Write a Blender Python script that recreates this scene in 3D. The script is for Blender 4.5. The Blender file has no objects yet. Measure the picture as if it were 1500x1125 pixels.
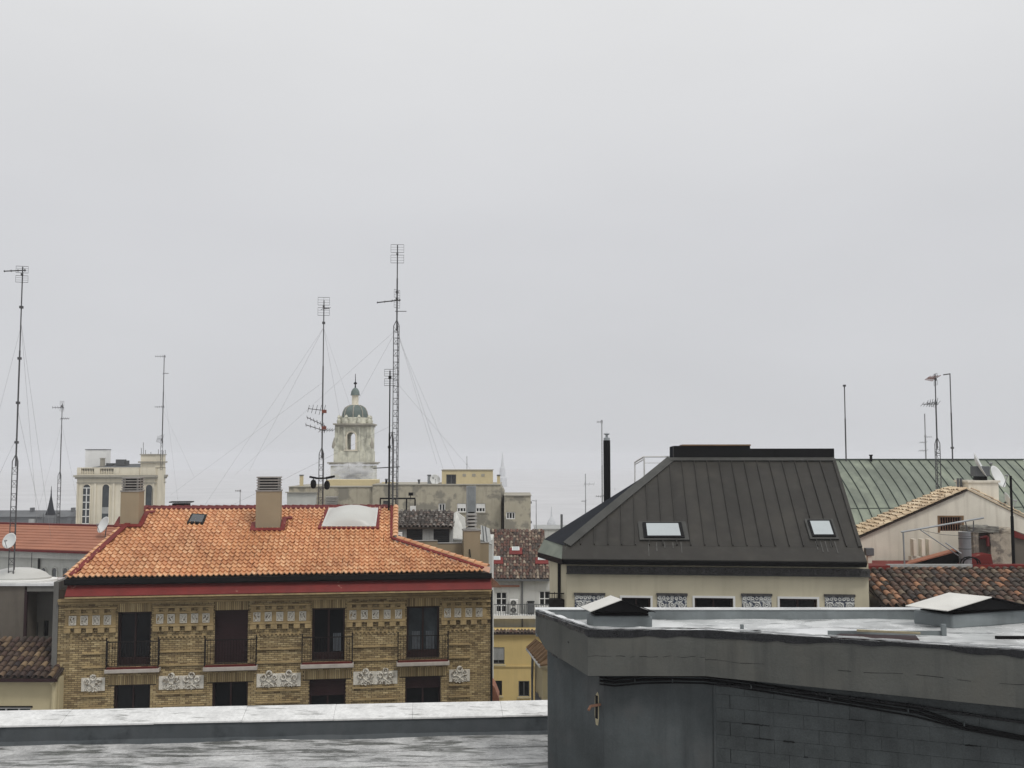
import bpy, bmesh, math, random
from mathutils import Vector, Matrix
random.seed(7)
R = math.radians
SC = bpy.context.scene
COL = SC.collection

# ------------------------------------------------------------------ camera
FPX, CX, CY, HORIZON = 1500.0, 750.0, 562.5, 672.0     # in the photograph's own pixels
CAMZ = 27.0
PITCH = math.atan((HORIZON - CY) / FPX)
cam = bpy.data.cameras.new('camera')
cam.sensor_width = 36.0
cam.lens = 36.0 * FPX / 1500.0
cam.clip_start = 0.1
cam.clip_end = 6000
camo = bpy.data.objects.new('camera', cam)
camo.location = (0, 0, CAMZ)
camo.rotation_euler = (R(90) + PITCH, 0, 0)
COL.objects.link(camo)
SC.camera = camo

# ------------------------------------------------------------------ world: overcast sky
SUN_ELEV, SUN_AZ = R(56), R(140)        # azimuth clockwise from +Y: behind the camera, to the right
world = bpy.data.worlds.new('World')
SC.world = world
world.use_nodes = True
wn, wl = world.node_tree.nodes, world.node_tree.links
wn.clear()
w_out = wn.new('ShaderNodeOutputWorld')
w_bg = wn.new('ShaderNodeBackground')
w_bg.inputs[1].default_value = 0.1
sky = wn.new('ShaderNodeTexSky')
sky.sky_type = 'NISHITA'
sky.sun_disc = False
sky.sun_elevation = SUN_ELEV
sky.sun_rotation = SUN_AZ
w_hs = wn.new('ShaderNodeHueSaturation')
w_hs.inputs['Saturation'].default_value = 0.12
wl.new(sky.outputs[0], w_hs.inputs['Color'])
w_tc = wn.new('ShaderNodeTexCoord')
w_sep = wn.new('ShaderNodeSeparateXYZ')
wl.new(w_tc.outputs['Generated'], w_sep.inputs[0])
w_rmp = wn.new('ShaderNodeValToRGB')      # cloud cover: dimmer at the horizon, lighter overhead
cr = w_rmp.color_ramp
cr.elements[0].position = 0.0
cr.elements[0].color = (0.605, 0.615, 0.640, 1)
cr.elements[1].position = 1.0
cr.elements[1].color = (0.96, 0.97, 0.97, 1)
e = cr.elements.new(0.22); e.color = (0.655, 0.663, 0.688, 1)
e = cr.elements.new(0.42); e.color = (0.785, 0.79, 0.80, 1)
wl.new(w_sep.outputs[2], w_rmp.inputs[0])
w_mul = wn.new('ShaderNodeMix'); w_mul.data_type = 'RGBA'; w_mul.blend_type = 'MULTIPLY'
w_mul.inputs[0].default_value = 1.0
w_mul.inputs[7].default_value = (10, 10, 10, 1)
wl.new(w_rmp.outputs[0], w_mul.inputs[6])
w_mix = wn.new('ShaderNodeMix'); w_mix.data_type = 'RGBA'
w_mix.inputs[0].default_value = 0.06
wl.new(w_mul.outputs[2], w_mix.inputs[6])
wl.new(w_hs.outputs[0], w_mix.inputs[7])
w_noi = wn.new('ShaderNodeTexNoise'); w_noi.inputs['Scale'].default_value = 2.2; w_noi.inputs['Detail'].default_value = 4
w_vm = wn.new('ShaderNodeVectorMath'); w_vm.operation = 'MULTIPLY'; w_vm.inputs[1].default_value = (1, 1, 2.6)
wl.new(w_tc.outputs['Generated'], w_vm.inputs[0]); wl.new(w_vm.outputs[0], w_noi.inputs['Vector'])
w_mr = wn.new('ShaderNodeMapRange'); wl.new(w_noi.outputs['Fac'], w_mr.inputs[0])
for k_, q_ in zip((1, 2, 3, 4), (0.3, 0.7, 0.965, 1.035)): w_mr.inputs[k_].default_value = q_
w_cc = wn.new('ShaderNodeCombineColor')
for k_ in range(3): wl.new(w_mr.outputs[0], w_cc.inputs[k_])
w_m2 = wn.new('ShaderNodeMix'); w_m2.data_type = 'RGBA'; w_m2.blend_type = 'MULTIPLY'; w_m2.inputs[0].default_value = 1.0
wl.new(w_mix.outputs[2], w_m2.inputs[6]); wl.new(w_cc.outputs[0], w_m2.inputs[7])
wl.new(w_m2.outputs[2], w_bg.inputs[0])
wl.new(w_bg.outputs[0], w_out.inputs[0])

sun = bpy.data.lights.new('sun', 'SUN')
sun.energy = 1.5
sun.angle = R(14)
sun.color = (1.0, 0.97, 0.93)
suno = bpy.data.objects.new('sun', sun)
sdir = Vector((math.sin(SUN_AZ) * math.cos(SUN_ELEV), math.cos(SUN_AZ) * math.cos(SUN_ELEV), math.sin(SUN_ELEV)))
suno.rotation_euler = sdir.to_track_quat('Z', 'Y').to_euler()
suno.location = (0, -20, 90)
COL.objects.link(suno)

SC.view_settings.view_transform = 'Standard'
SC.view_settings.look = 'None'
SC.view_settings.exposure = 0.0
SC.view_settings.gamma = 1.0
SC.view_settings.use_curve_mapping = False
SC.cycles.max_bounces = 6
SC.cycles.diffuse_bounces = 3
SC.cycles.glossy_bounces = 3
SC.cycles.volume_bounces = 1
SC.cycles.use_denoising = True

# ------------------------------------------------------------------ geometry helpers
cp, sp = math.cos(PITCH), math.sin(PITCH)
def ray(px, py):
    u, v = (px - CX) / FPX, (CY - py) / FPX
    return Vector((u, cp - v * sp, sp + v * cp))
EYE = Vector((0, 0, CAMZ))
def at(px, py, Y):
    d = ray(px, py)
    return EYE + d * (Y / d.y)
def on_z(px, py, z):
    d = ray(px, py)
    return EYE + d * ((z - CAMZ) / d.z)

class Frame:
    """A place in the town: local x along a facade, y into the building, z height above the street."""
    def __init__(s, a, b=None, ang=None):
        s.o = Vector((a[0], a[1], 0))
        if ang is None:
            ang = math.atan2(b[1] - a[1], b[0] - a[0])
        s.ang = ang
        s.w = (Vector((b[0], b[1], 0)) - s.o).length if b is not None else 0
        s.m = Matrix.Translation(s.o) @ Matrix.Rotation(ang, 4, 'Z')
        s.i = s.m.inverted()
        s.ri = s.i.to_3x3()
        s.eye = s.i @ EYE
    def p(s, px, py, y=0.0):
        d = s.ri @ ray(px, py)
        return s.eye + d * ((y - s.eye.y) / d.y)
    def x(s, px, py, y=0.0): return s.p(px, py, y).x
    def z(s, px, py, y=0.0): return s.p(px, py, y).z
    def plane(s, px, py, P, N):
        d = s.ri @ ray(px, py)
        return s.eye + d * ((P - s.eye).dot(N) / d.dot(N))
def flat(d, px=750):           # a frame square to the view at distance d, origin below pixel column px
    q = at(px, HORIZON, d)
    return Frame((q.x, d), ang=0.0)

class MB:
    def __init__(s): s.v = []; s.f = []
    def add(s, vs, fs):
        n = len(s.v)
        s.v += [tuple(q) for q in vs]
        s.f += [tuple(i + n for i in f) for f in fs]
        return s
    def box(s, x0, x1, y0, y1, z0, z1):
        vs = [(x0,y0,z0),(x1,y0,z0),(x1,y1,z0),(x0,y1,z0),(x0,y0,z1),(x1,y0,z1),(x1,y1,z1),(x0,y1,z1)]
        return s.add(vs, [(0,3,2,1),(4,5,6,7),(0,1,5,4),(1,2,6,5),(2,3,7,6),(3,0,4,7)])
    def poly(s, pts): return s.add(pts, [tuple(range(len(pts)))])
    def extr(s, pts, vec):
        n = len(pts); vec = Vector(vec)
        vs = [Vector(q) for q in pts] + [Vector(q) + vec for q in pts]
        fs = [tuple(reversed(range(n))), tuple(range(n, 2*n))]
        fs += [(i, (i+1) % n, n + (i+1) % n, n + i) for i in range(n)]
        return s.add(vs, fs)
    def tube(s, a, b, r, n=6, r2=None):
        a, b = Vector(a), Vector(b)
        if r2 is None: r2 = r
        d = (b - a)
        if d.length < 1e-6: return s
        d.normalize()
        t = d.cross(Vector((0, 0, 1)))
        if t.length < 1e-3: t = d.cross(Vector((1, 0, 0)))
        t.normalize(); q = d.cross(t)
        vs = []
        for c, rr in ((a, r), (b, r2)):
            for k in range(n):
                an = 2 * math.pi * k / n
                vs.append(c + t * (math.cos(an) * rr) + q * (math.sin(an) * rr))
        fs = [(k, (k+1) % n, n + (k+1) % n, n + k) for k in range(n)]
        fs += [tuple(reversed(range(n))), tuple(range(n, 2*n))]
        return s.add(vs, fs)
    def path(s, pts, r, n=6):
        for a, b in zip(pts, pts[1:]): s.tube(a, b, r, n)
        return s
    def lathe(s, prof, cx=0, cy=0, n=16, a0=0.0, sx=1.0, sy=1.0):
        vs, fs = [], []
        for r, z in prof:
            for k in range(n):
                an = a0 + 2 * math.pi * k / n
                vs.append((cx + math.cos(an) * r * sx, cy + math.sin(an) * r * sy, z))
        for j in range(len(prof) - 1):
            for k in range(n):
                fs.append((j*n + k, j*n + (k+1) % n, (j+1)*n + (k+1) % n, (j+1)*n + k))
        fs.append(tuple(reversed(range(n))))
        fs.append(tuple((len(prof)-1)*n + k for k in range(n)))
        return s.add(vs, fs)
    def ring(s, c, ax, ay, rad, r, n=10, m=5, arc=2*math.pi, a0=0.0):
        c, ax, ay = Vector(c), Vector(ax), Vector(ay)
        az = ax.cross(ay)
        full = arc > 6.28
        vs, fs = [], []
        cnt = n if full else n + 1
        for i in range(cnt):
            an = a0 + arc * i / n
            d = ax * math.cos(an) + ay * math.sin(an)
            for j in range(m):
                bn = 2 * math.pi * j / m
                vs.append(c + d * (rad + r * math.cos(bn)) + az * (r * math.sin(bn)))
        for i in range(n if full else n):
            for j in range(m):
                i2 = (i + 1) % cnt
                fs.append((i*m + j, i2*m + j, i2*m + (j+1) % m, i*m + (j+1) % m))
        return s.add(vs, fs)
    def front(s, x0, x1, z0, z1, y, holes=(), reveal=0.2):
        xs = sorted({x0, x1} | {min(max(h[k], x0), x1) for h in holes for k in (0, 1)})
        zs = sorted({z0, z1} | {min(max(h[k], z0), z1) for h in holes for k in (2, 3)})
        for a, b in zip(xs, xs[1:]):
            for c, d in zip(zs, zs[1:]):
                mx, mz = (a + b) / 2, (c + d) / 2
                if any(h[0] < mx < h[1] and h[2] < mz < h[3] for h in holes): continue
                s.poly([(a,y,c),(b,y,c),(b,y,d),(a,y,d)])
        for h in holes:
            a, b, c, d = h
            q = y + reveal
            s.poly([(a,y,c),(a,q,c),(a,q,d),(a,y,d)]); s.poly([(b,q,c),(b,y,c),(b,y,d),(b,q,d)])
            s.poly([(a,y,d),(a,q,d),(b,q,d),(b,y,d)]); s.poly([(a,q,c),(a,y,c),(b,y,c),(b,q,c)])
        return s
    def body(s, x0, x1, y0, y1, z0, z1, holes=(), reveal=0.2):
        s.front(x0, x1, z0, z1, y0, holes, reveal)
        s.poly([(x1,y0,z0),(x1,y1,z0),(x1,y1,z1),(x1,y0,z1)]); s.poly([(x0,y1,z0),(x0,y0,z0),(x0,y0,z1),(x0,y1,z1)])
        s.poly([(x1,y1,z0),(x0,y1,z0),(x0,y1,z1),(x1,y1,z1)]); s.poly([(x0,y0,z1),(x1,y0,z1),(x1,y1,z1),(x0,y1,z1)])
        return s

def mesh(name, mb, m, smooth=False):
    me = bpy.data.meshes.new(name)
    me.from_pydata(mb.v, [], mb.f)
    if m is not None: me.materials.append(m)
    if smooth:
        me.polygons.foreach_set('use_smooth', [True] * len(me.polygons))
        me.set_sharp_from_angle(angle=R(38))
    me.update()
    return me
def ob(name, mb, m, parent=None, smooth=False, kind=None, bevel=0.0):
    o = bpy.data.objects.new(name, mesh(name, mb, m, smooth))
    COL.objects.link(o)
    o.parent = parent
    if kind: o['kind'] = kind
    if bevel:
        b = o.modifiers.new('bevel', 'BEVEL'); b.width = bevel; b.segments = 2; b.limit_method = 'ANGLE'
    return o
def inst(name, me, parent, mat4, kind=None):
    o = bpy.data.objects.new(name, me)
    COL.objects.link(o)
    o.parent = parent
    o.matrix_basis = mat4
    return o
def tag(o, label, cat, group=None):
    o['label'] = label; o['category'] = cat
    if group: o['group'] = group
    return o
def thing(name, label, cat, fr=None, loc=None, group=None):
    o = bpy.data.objects.new(name, None)
    o.empty_display_size = 0.3
    COL.objects.link(o)
    if fr is not None:
        o.location = fr.o; o.rotation_euler = (0, 0, fr.ang)
    if loc is not None: o.location = loc
    return tag(o, label, cat, group)

# ------------------------------------------------------------------ materials
def mk(name, col, rough=0.85, var=0.18, scale=0.7, streak=0.0, scol=(0.05,0.05,0.045), col2=None, c2=(0.52,0.66), c2s=0.6,
       bump=0.0, bscale=14.0, metal=0.0, island=None, objr=None, wet=None, wets=1.2, spec=0.22, wob=(1,1,1), stretch=0.35, fine=0.0):
    m = bpy.data.materials.new(name)
    m.use_nodes = True
    N, L = m.node_tree.nodes, m.node_tree.links
    b = N['Principled BSDF']
    b.inputs['Metallic'].default_value = metal
    b.inputs['Roughness'].default_value = rough
    b.inputs['Specular IOR Level'].default_value = spec
    g = N.new('ShaderNodeNewGeometry')
    def noise(sc, det=5.0, vec=None, rgh=0.6):
        n = N.new('ShaderNodeTexNoise'); n.inputs['Scale'].default_value = sc
        n.inputs['Detail'].default_value = det; n.inputs['Roughness'].default_value = rgh
        L.new(vec if vec else g.outputs['Position'], n.inputs['Vector']); return n.outputs['Fac']
    def rng(f, a, bb, c, d):
        n = N.new('ShaderNodeMapRange'); L.new(f, n.inputs[0])
        for k, q in zip((1, 2, 3, 4), (a, bb, c, d)): n.inputs[k].default_value = q
        return n.outputs[0]
    def mix(f, A, B, mode='MIX'):
        n = N.new('ShaderNodeMix'); n.data_type = 'RGBA'; n.blend_type = mode
        if isinstance(f, float): n.inputs[0].default_value = f
        else: L.new(f, n.inputs[0])
        for k, q in ((6, A), (7, B)):
            if isinstance(q, tuple): n.inputs[k].default_value = (*q[:3], 1)
            else: L.new(q, n.inputs[k])
        return n.outputs[2]
    def vscale(sx, sy, sz):
        n = N.new('ShaderNodeVectorMath'); n.operation = 'MULTIPLY'
        L.new(g.outputs['Position'], n.inputs[0]); n.inputs[1].default_value = (sx, sy, sz); return n.outputs[0]
    if island or objr:
        rp = N.new('ShaderNodeValToRGB')
        cs = island or objr
        while len(rp.color_ramp.elements) < len(cs): rp.color_ramp.elements.new(0.5)
        for k, q in enumerate(cs):
            rp.color_ramp.elements[k].position = k / max(1, len(cs) - 1); rp.color_ramp.elements[k].color = (*q, 1)
        if island: L.new(g.outputs['Random Per Island'], rp.inputs[0])
        else:
            oi = N.new('ShaderNodeObjectInfo'); L.new(oi.outputs['Random'], rp.inputs[0])
        base = rp.outputs[0]
    else:
        base = col
    f = rng(noise(scale), 0.3, 0.7, 1 - var, 1 + var)
    cmb = N.new('ShaderNodeCombineColor')
    for k in range(3): L.new(f, cmb.inputs[k])
    c = mix(1.0, base, cmb.outputs[0], 'MULTIPLY')
    if fine:
        f2 = rng(noise(bscale * 1.7, 3), 0.3, 0.7, 1 - fine, 1 + fine)
        cm2 = N.new('ShaderNodeCombineColor')
        for k in range(3): L.new(f2, cm2.inputs[k])
        c = mix(1.0, c, cm2.outputs[0], 'MULTIPLY')
    if col2 is not None:
        c = mix(rng(noise(c2s, 7, vscale(*wob)), c2[0], c2[1], 0.0, 1.0), c, col2)
    if streak:
        c = mix(rng(noise(2.2, 6, vscale(1.6, 1.6, stretch * 0.4)), 0.50, 0.78, 0.0, streak), c, scol)
    L.new(c, b.inputs['Base Color'])
    if wet:
        L.new(rng(noise(wets, 4), 0.42, 0.6, wet[0], wet[1]), b.inputs['Roughness'])
    if bump:
        bn = N.new('ShaderNodeBump'); bn.inputs['Strength'].default_value = bump; bn.inputs['Distance'].default_value = 0.03
        L.new(noise(bscale, 6), bn.inputs['Height']); L.new(bn.outputs[0], b.inputs['Normal'])
    return m

BRICKS = [(0.325,0.245,0.125),(0.42,0.325,0.17),(0.25,0.18,0.09),(0.48,0.38,0.21),(0.16,0.112,0.058),(0.365,0.28,0.145),(0.285,0.21,0.11)]
OR = [(0.57,0.278,0.132),(0.62,0.325,0.16),(0.53,0.24,0.11),(0.66,0.37,0.19),(0.46,0.21,0.10),(0.59,0.295,0.14),(0.70,0.425,0.235),(0.51,0.235,0.115)]
MOT = [(0.045,0.037,0.033),(0.13,0.07,0.048),(0.06,0.050,0.044),(0.30,0.15,0.085),(0.035,0.031,0.029),(0.12,0.092,0.068),(0.055,0.046,0.040),(0.085,0.065,0.052),(0.36,0.19,0.11),(0.05,0.043,0.04),(0.18,0.14,0.10),(0.04,0.034,0.031),(0.10,0.06,0.045)]
DKT = [(0.04,0.028,0.024),(0.085,0.05,0.038),(0.03,0.024,0.024),(0.13,0.085,0.05),(0.05,0.034,0.03),(0.20,0.14,0.08),(0.06,0.036,0.03)]
SND = [(0.50,0.40,0.27),(0.60,0.49,0.34),(0.38,0.28,0.18),(0.66,0.55,0.40),(0.46,0.34,0.22),(0.30,0.23,0.16)]
m_brick = mk('brick', BRICKS[0], 0.9, 0.22, 0.5, island=BRICKS, bump=0.3, bscale=25, streak=0.45, scol=(0.07,0.05,0.03))
m_bband = mk('brick_band', (0.33,0.245,0.125), 0.9, 0.25, 3.0, bump=0.3, bscale=20, streak=0.4, scol=(0.09,0.06,0.035))
m_mortar = mk('mortar', (0.062,0.047,0.032), 0.95, 0.25, 2.0)
m_plaque = mk('cast_stone', (0.60,0.57,0.50), 0.85, 0.16, 9.0, fine=.12, streak=0.4, scol=(0.25,0.22,0.18), bump=0.2, bscale=30)
m_tile_i = mk('orange_tile', OR[0], 0.42, 0.14, 0.35, spec=0.5, island=OR, bump=0.15, bscale=30, col2=(0.36,0.15,0.075), c2=(0.60,0.78), c2s=0.9)
m_tile_o = mk('orange_tile_single', OR[0], 0.42, 0.14, 0.35, spec=0.5, objr=OR, bump=0.15, bscale=30, col2=(0.36,0.15,0.075), c2=(0.60,0.78), c2s=0.9)
m_red = mk('red_sealant', (0.150,0.020,0.017), 0.6, 0.2, 1.2, streak=0.35, scol=(0.10,0.02,0.02), col2=(0.42,0.27,0.2), c2=(0.66,0.75), c2s=1.6)
m_reddark = mk('dark_red_sealant', (0.115,0.016,0.016), 0.6, 0.2, 1.5)
m_black = mk('black_paint', (0.0055,0.0055,0.006), 0.6, 0.2, spec=0.1)
m_iron = mk('wrought_iron', (0.012,0.010,0.0095), 0.6, 0.2, spec=.12)
m_beige = mk('beige_render', (0.30,0.245,0.165), 0.9, 0.07, 0.8, streak=0.2, scol=(0.22,0.17,0.11), bump=0.1)
m_wood = mk('dark_red_wood', (0.022,0.009,0.008), 0.5, 0.25, 2.0)
m_shutter = mk('maroon_shutter', (0.024,0.009,0.010), 0.55, 0.2, 2.0)
m_glass = mk('dark_glass', (0.005,0.006,0.007), 0.08, 0.3, 1.0, spec=0.12)
m_glass2 = mk('curtained_glass', (0.035,0.042,0.047), 0.08, 0.4, 1.5, spec=0.5)
m_skyglass = mk('skylight_glass', (0.40,0.435,0.445), 0.12, 0.08, 1.0)  # pale blue-grey base puts the sky's reflection into the colour
m_slab = mk('balcony_stone', (0.40,0.365,0.325), 0.85, 0.12, 3.0, streak=0.3, scol=(0.2,0.16,0.13))
m_acryl = mk('milky_acrylic', (0.50,0.50,0.475), 0.3, 0.05, 1.0, streak=0.1, scol=(0.4,0.38,0.34))
m_concap = mk('concrete_louver', (0.27,0.26,0.245), 0.9, 0.15, 3.0, streak=0.3)
m_grey = mk('dark_grey_render', (0.084,0.086,0.079), 0.85, 0.16, 1.1, streak=0.75, scol=(0.040,0.042,0.041), bump=0.2, bscale=22, fine=0.05, col2=(0.10,0.098,0.086), c2=(0.45,0.7), c2s=0.8)
m_greyw = mk('slate_grey_paint', (0.058,0.066,0.068), 0.75, 0.24, 1.5, streak=0.7, scol=(0.030,0.033,0.035), bump=0.18, bscale=18, fine=0.06, col2=(0.085,0.088,0.088), c2=(0.5,0.7), c2s=1.1)
m_block = mk('painted_block', (0.060,0.067,0.068), 0.75, 0.26, 2.2, streak=0.5, scol=(0.030,0.033,0.034), bump=0.3, bscale=26, fine=0.10)
m_joint = mk('block_joint', (0.046,0.050,0.051), 0.9, 0.2, 3.0)
m_joint2 = mk('lost_mortar', (0.018,0.019,0.019), 0.95, 0.3, 6.0, spec=.05)
m_membrane = mk('wet_membrane', (0.40,0.40,0.395), 0.5, 0.3, 1.6, wet=(0.06,0.55), wets=2.1, fine=.18, col2=(0.12,0.122,0.115), c2=(0.50,0.60), c2s=2.6, wob=(0.45,2.2,1), bump=0.5, bscale=9, spec=0.5)
m_coping = mk('silver_coping', (0.62,0.62,0.61), 0.5, 0.14, 2.6, fine=.12, streak=.25, scol=(.33,.33,.32), col2=(0.24,0.24,0.23), c2=(0.57,0.66), c2s=2.2, wob=(0.7,4.0,4.0), wet=(0.15,0.55), bump=0.1, bscale=9, spec=0.5)
m_upstand = mk('blue_grey_upstand', (0.062,0.070,0.075), 0.6, 0.22, 1.4, streak=0.5, scol=(0.085,0.09,0.093), col2=(0.028,0.033,0.037), c2=(0.52,0.66), c2s=1.4, bump=0.15, bscale=10)
m_bitumen = mk('bitumen_edge', (0.010,0.0105,0.012), 0.45, 0.5, 5.0, wet=(0.15,0.7), wets=6, bump=0.6, bscale=12, spec=.3)
m_roofwet = mk('wet_light_roof', (0.62,0.63,0.63), 0.4, 0.2, 1.2, wet=(0.05,0.35), wets=1.4, col2=(0.17,0.175,0.175), c2=(0.57,0.64), c2s=1.6, wob=(0.5,2.2,1), bump=0.12, bscale=8, spec=0.5)
m_kerb = mk('grey_blue_kerb', (0.17,0.19,0.195), 0.6, 0.2, 1.5, streak=0.4, scol=(0.07,0.08,0.085), bump=0.2, bscale=12)
m_fibro = mk('pale_cement_sheet', (0.60,0.59,0.555), 0.55, 0.08, 2.0, streak=0.15, scol=(0.3,0.28,0.24))
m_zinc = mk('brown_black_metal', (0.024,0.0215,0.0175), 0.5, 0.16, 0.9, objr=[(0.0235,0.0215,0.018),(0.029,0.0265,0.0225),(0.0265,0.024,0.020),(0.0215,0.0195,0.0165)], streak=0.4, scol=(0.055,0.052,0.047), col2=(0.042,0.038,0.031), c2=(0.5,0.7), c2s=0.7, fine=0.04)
m_zincd = mk('blue_black_and_shaded_metal', (0.009,0.011,0.016), 0.85, 0.25, 1.3, spec=0.15)  # dark metal; on the mansard corner its tone stands in for shade
m_zincl = mk('grey_flashing', (0.050,0.050,0.046), 0.45, 0.2, 1.5, streak=0.3, scol=(0.12,0.12,0.115))
m_copper = mk('green_copper', (0.165,0.185,0.150), 0.6, 0.22, 0.55, streak=0.6, scol=(0.095,0.115,0.095), col2=(0.25,0.28,0.215), c2=(0.48,0.68), c2s=0.45, stretch=0.5)
m_copperd = mk('copper_seam', (0.045,0.060,0.050), 0.6, 0.2)
m_cream = mk('cream_render', (0.50,0.455,0.335), 0.9, 0.08, 0.6, streak=0.3, scol=(0.30,0.26,0.18), bump=0.08)
m_frieze = mk('dark_frieze', (0.055,0.053,0.052), 0.8, 0.3, 6.0, fine=0.3, bscale=9)
m_azul = mk('blue_white_tile', (0.40,0.41,0.40), 0.35, 0.15, 6.0, col2=(0.05,0.06,0.085), c2=(0.47,0.53), c2s=11.0)
m_azul2 = mk('tile_relief', (0.50,0.50,0.475), 0.5, 0.15, 6.0)
m_whitefr = mk('white_frame', (0.62,0.62,0.60), 0.6, 0.08)
m_gable = mk('pale_render', (0.66,0.62,0.53), 0.92, 0.10, 0.8, streak=0.45, scol=(0.30,0.26,0.205), bump=0.15, bscale=6)
m_sand_i = mk('sandy_tile', SND[0], 0.8, 0.15, 1.0, island=SND, bump=0.2)
m_sand_o = mk('sandy_tile_single', SND[0], 0.8, 0.15, 1.0, objr=SND, bump=0.2)
m_mot_o = mk('mottled_tile', MOT[0], 0.75, 0.3, 3.0, objr=MOT, bump=0.3, bscale=25, col2=(0.11,0.10,0.075), c2=(0.58,0.7), c2s=4.0)
m_mot_i = mk('mottled_tile_far', MOT[0], 0.8, 0.3, 2.0, island=MOT, bump=0.2)
m_dkt_o = mk('dark_tile', DKT[0], 0.7, 0.3, 3.0, objr=DKT, bump=0.3, bscale=25)
m_under = mk('dark_brown_tile_bed', (0.050,0.038,0.031), 0.9, 0.3, 3.0)  # dark brown deck beneath the tiles
m_oldren = mk('crumbling_render', (0.36,0.315,0.25), 0.95, 0.2, 2.5, col2=(0.17,0.15,0.125), c2=(0.48,0.58), c2s=2.5, bump=0.6, bscale=8)
m_stone = mk('rough_stone', (0.17,0.165,0.145), 0.95, 0.3, 5.0, bump=0.8, bscale=10)
m_galv = mk('galvanised', (0.30,0.32,0.33), 0.45, 0.15, 2.0, metal=0.4, streak=0.3, scol=(0.15,0.15,0.15))
m_steel = mk('antenna_steel', (0.075,0.075,0.078), 0.55, 0.2, 2.0)
m_steel2 = mk('pale_steel', (0.26,0.265,0.27), 0.5, 0.15, 2.0)
m_orange = mk('red_plastic', (0.20,0.075,0.055), 0.5)
m_white = mk('white_paint', (0.72,0.72,0.70), 0.6, 0.06, 1.0, streak=0.15, scol=(0.45,0.44,0.41))
m_dish = mk('dish_white', (0.60,0.61,0.60), 0.5, 0.06, 1.5, streak=0.15, scol=(0.4,0.4,0.38))
m_redroof = mk('pinkish_red_roof', (0.32,0.14,0.088), 0.8, 0.12, 0.8, streak=0.2, scol=(0.22,0.09,0.06), fine=0.08, bscale=9)
m_palewall = mk('pale_grey_wall', (0.46,0.465,0.43), 0.9, 0.10, 0.8, streak=0.4, scol=(0.24,0.24,0.22))
m_patio = mk('brown_grey_wall', (0.115,0.10,0.083), 0.9, 0.15, 0.8, streak=0.4, scol=(0.055,0.05,0.043))
m_patio2 = mk('grey_shaft_wall', (0.135,0.132,0.122), 0.9, 0.15, 0.8, streak=0.45, scol=(0.06,0.058,0.054))
m_creamhouse = mk('cream_house_wall', (0.48,0.415,0.26), 0.9, 0.08, 0.8, streak=0.2, scol=(0.30,0.25,0.16))
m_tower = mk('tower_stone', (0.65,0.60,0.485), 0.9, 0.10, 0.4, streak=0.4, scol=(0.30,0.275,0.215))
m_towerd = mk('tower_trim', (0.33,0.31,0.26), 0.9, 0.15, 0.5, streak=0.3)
m_bell = mk('bell_tower_stone', (0.58,0.57,0.475), 0.9, 0.2, 1.4, streak=0.55, scol=(0.22,0.22,0.175), col2=(0.38,0.375,0.31), c2=(0.5,0.62), c2s=1.1)
m_verd = mk('verdigris', (0.115,0.145,0.135), 0.6, 0.2, 0.6, streak=0.4, scol=(0.045,0.07,0.065))
m_long = mk('weathered_grey_beige', (0.41,0.375,0.29), 0.92, 0.18, 0.5, streak=0.6, scol=(0.18,0.165,0.135), col2=(0.235,0.22,0.18), c2=(0.5,0.56), c2s=0.5)
m_pent = mk('penthouse_cream', (0.56,0.475,0.29), 0.9, 0.08, 0.4, streak=0.2, scol=(0.36,0.3,0.19))
m_yellow = mk('yellow_render', (0.58,0.44,0.19), 0.9, 0.08, 0.5, streak=0.35, scol=(0.36,0.28,0.14))
m_whitewall = mk('grubby_white_wall', (0.55,0.55,0.52), 0.9, 0.12, 0.6, streak=0.5, scol=(0.27,0.27,0.245))
m_slate = mk('grey_slate', (0.11,0.115,0.12), 0.8, 0.2, 0.5)
m_mesh = mk('grey_louver', (0.018,0.019,0.020), 0.7, 0.2, 3.0)
m_panel = mk('grey_panel', (0.32,0.325,0.315), 0.7, 0.12, 1.5, streak=0.3)
m_brown = mk('brown_tile_eave', (0.20,0.125,0.07), 0.85, 0.25, 2.0)
m_far = mk('far_stone', (0.47,0.48,0.49), 0.9, 0.1)
m_ground = mk('ground', (0.47,0.47,0.48), 0.95, 0.1, 0.02)  # pale tone puts the distant mist into the ground's colour
m_asphalt = mk('asphalt', (0.05,0.05,0.05), 0.85, 0.2, 0.5)
m_rust = mk('rusty_pipe', (0.22,0.12,0.08), 0.8, 0.3, 8.0)
m_ochre = mk('bare_ochre', (0.34,0.30,0.20), 0.9, 0.25, 6.0)

# ------------------------------------------------------------------ shared builders
def window(parent, x0, x1, z0, z1, y, fm, gm, cols=2, rows=1, t=0.06, shutter=None, shm=None):
    """frame with mullions set in an opening; pane a sub-part"""
    mb = MB()
    d = 0.06
    mb.box(x0, x0+t, y-d, y, z0, z1); mb.box(x1-t, x1, y-d, y, z0, z1)
    mb.box(x0+t, x1-t, y-d, y, z1-t, z1); mb.box(x0+t, x1-t, y-d, y, z0, z0+t)
    for c in range(1, cols):
        q = x0 + (x1-x0)*c/cols; mb.box(q-t*0.45, q+t*0.45, y-d*0.9, y, z0+t, z1-t)
    for r in range(1, rows):
        q = z0 + (z1-z0)*r/rows; mb.box(x0+t, x1-t, y-d*0.8, y, q-t*0.35, q+t*0.35)
    f = ob('window', mb, fm, parent)
    ob('pane', MB().poly([(x0,y+0.012,z0),(x1,y+0.012,z0),(x1,y+0.012,z1),(x0,y+0.012,z1)]), gm, f)
    if shutter:
        s = MB(); zt = z1; n = max(3, int((z1-shutter)/0.06))
        for k in range(n):
            a = shutter + (zt-shutter)*k/n; b = shutter + (zt-shutter)*(k+1)/n
            s.box(x0, x1, y-d-0.035, y-d-0.008, a, b-0.008)
        ob('roller_shutter', s, shm or m_shutter, f)
    return f

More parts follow.
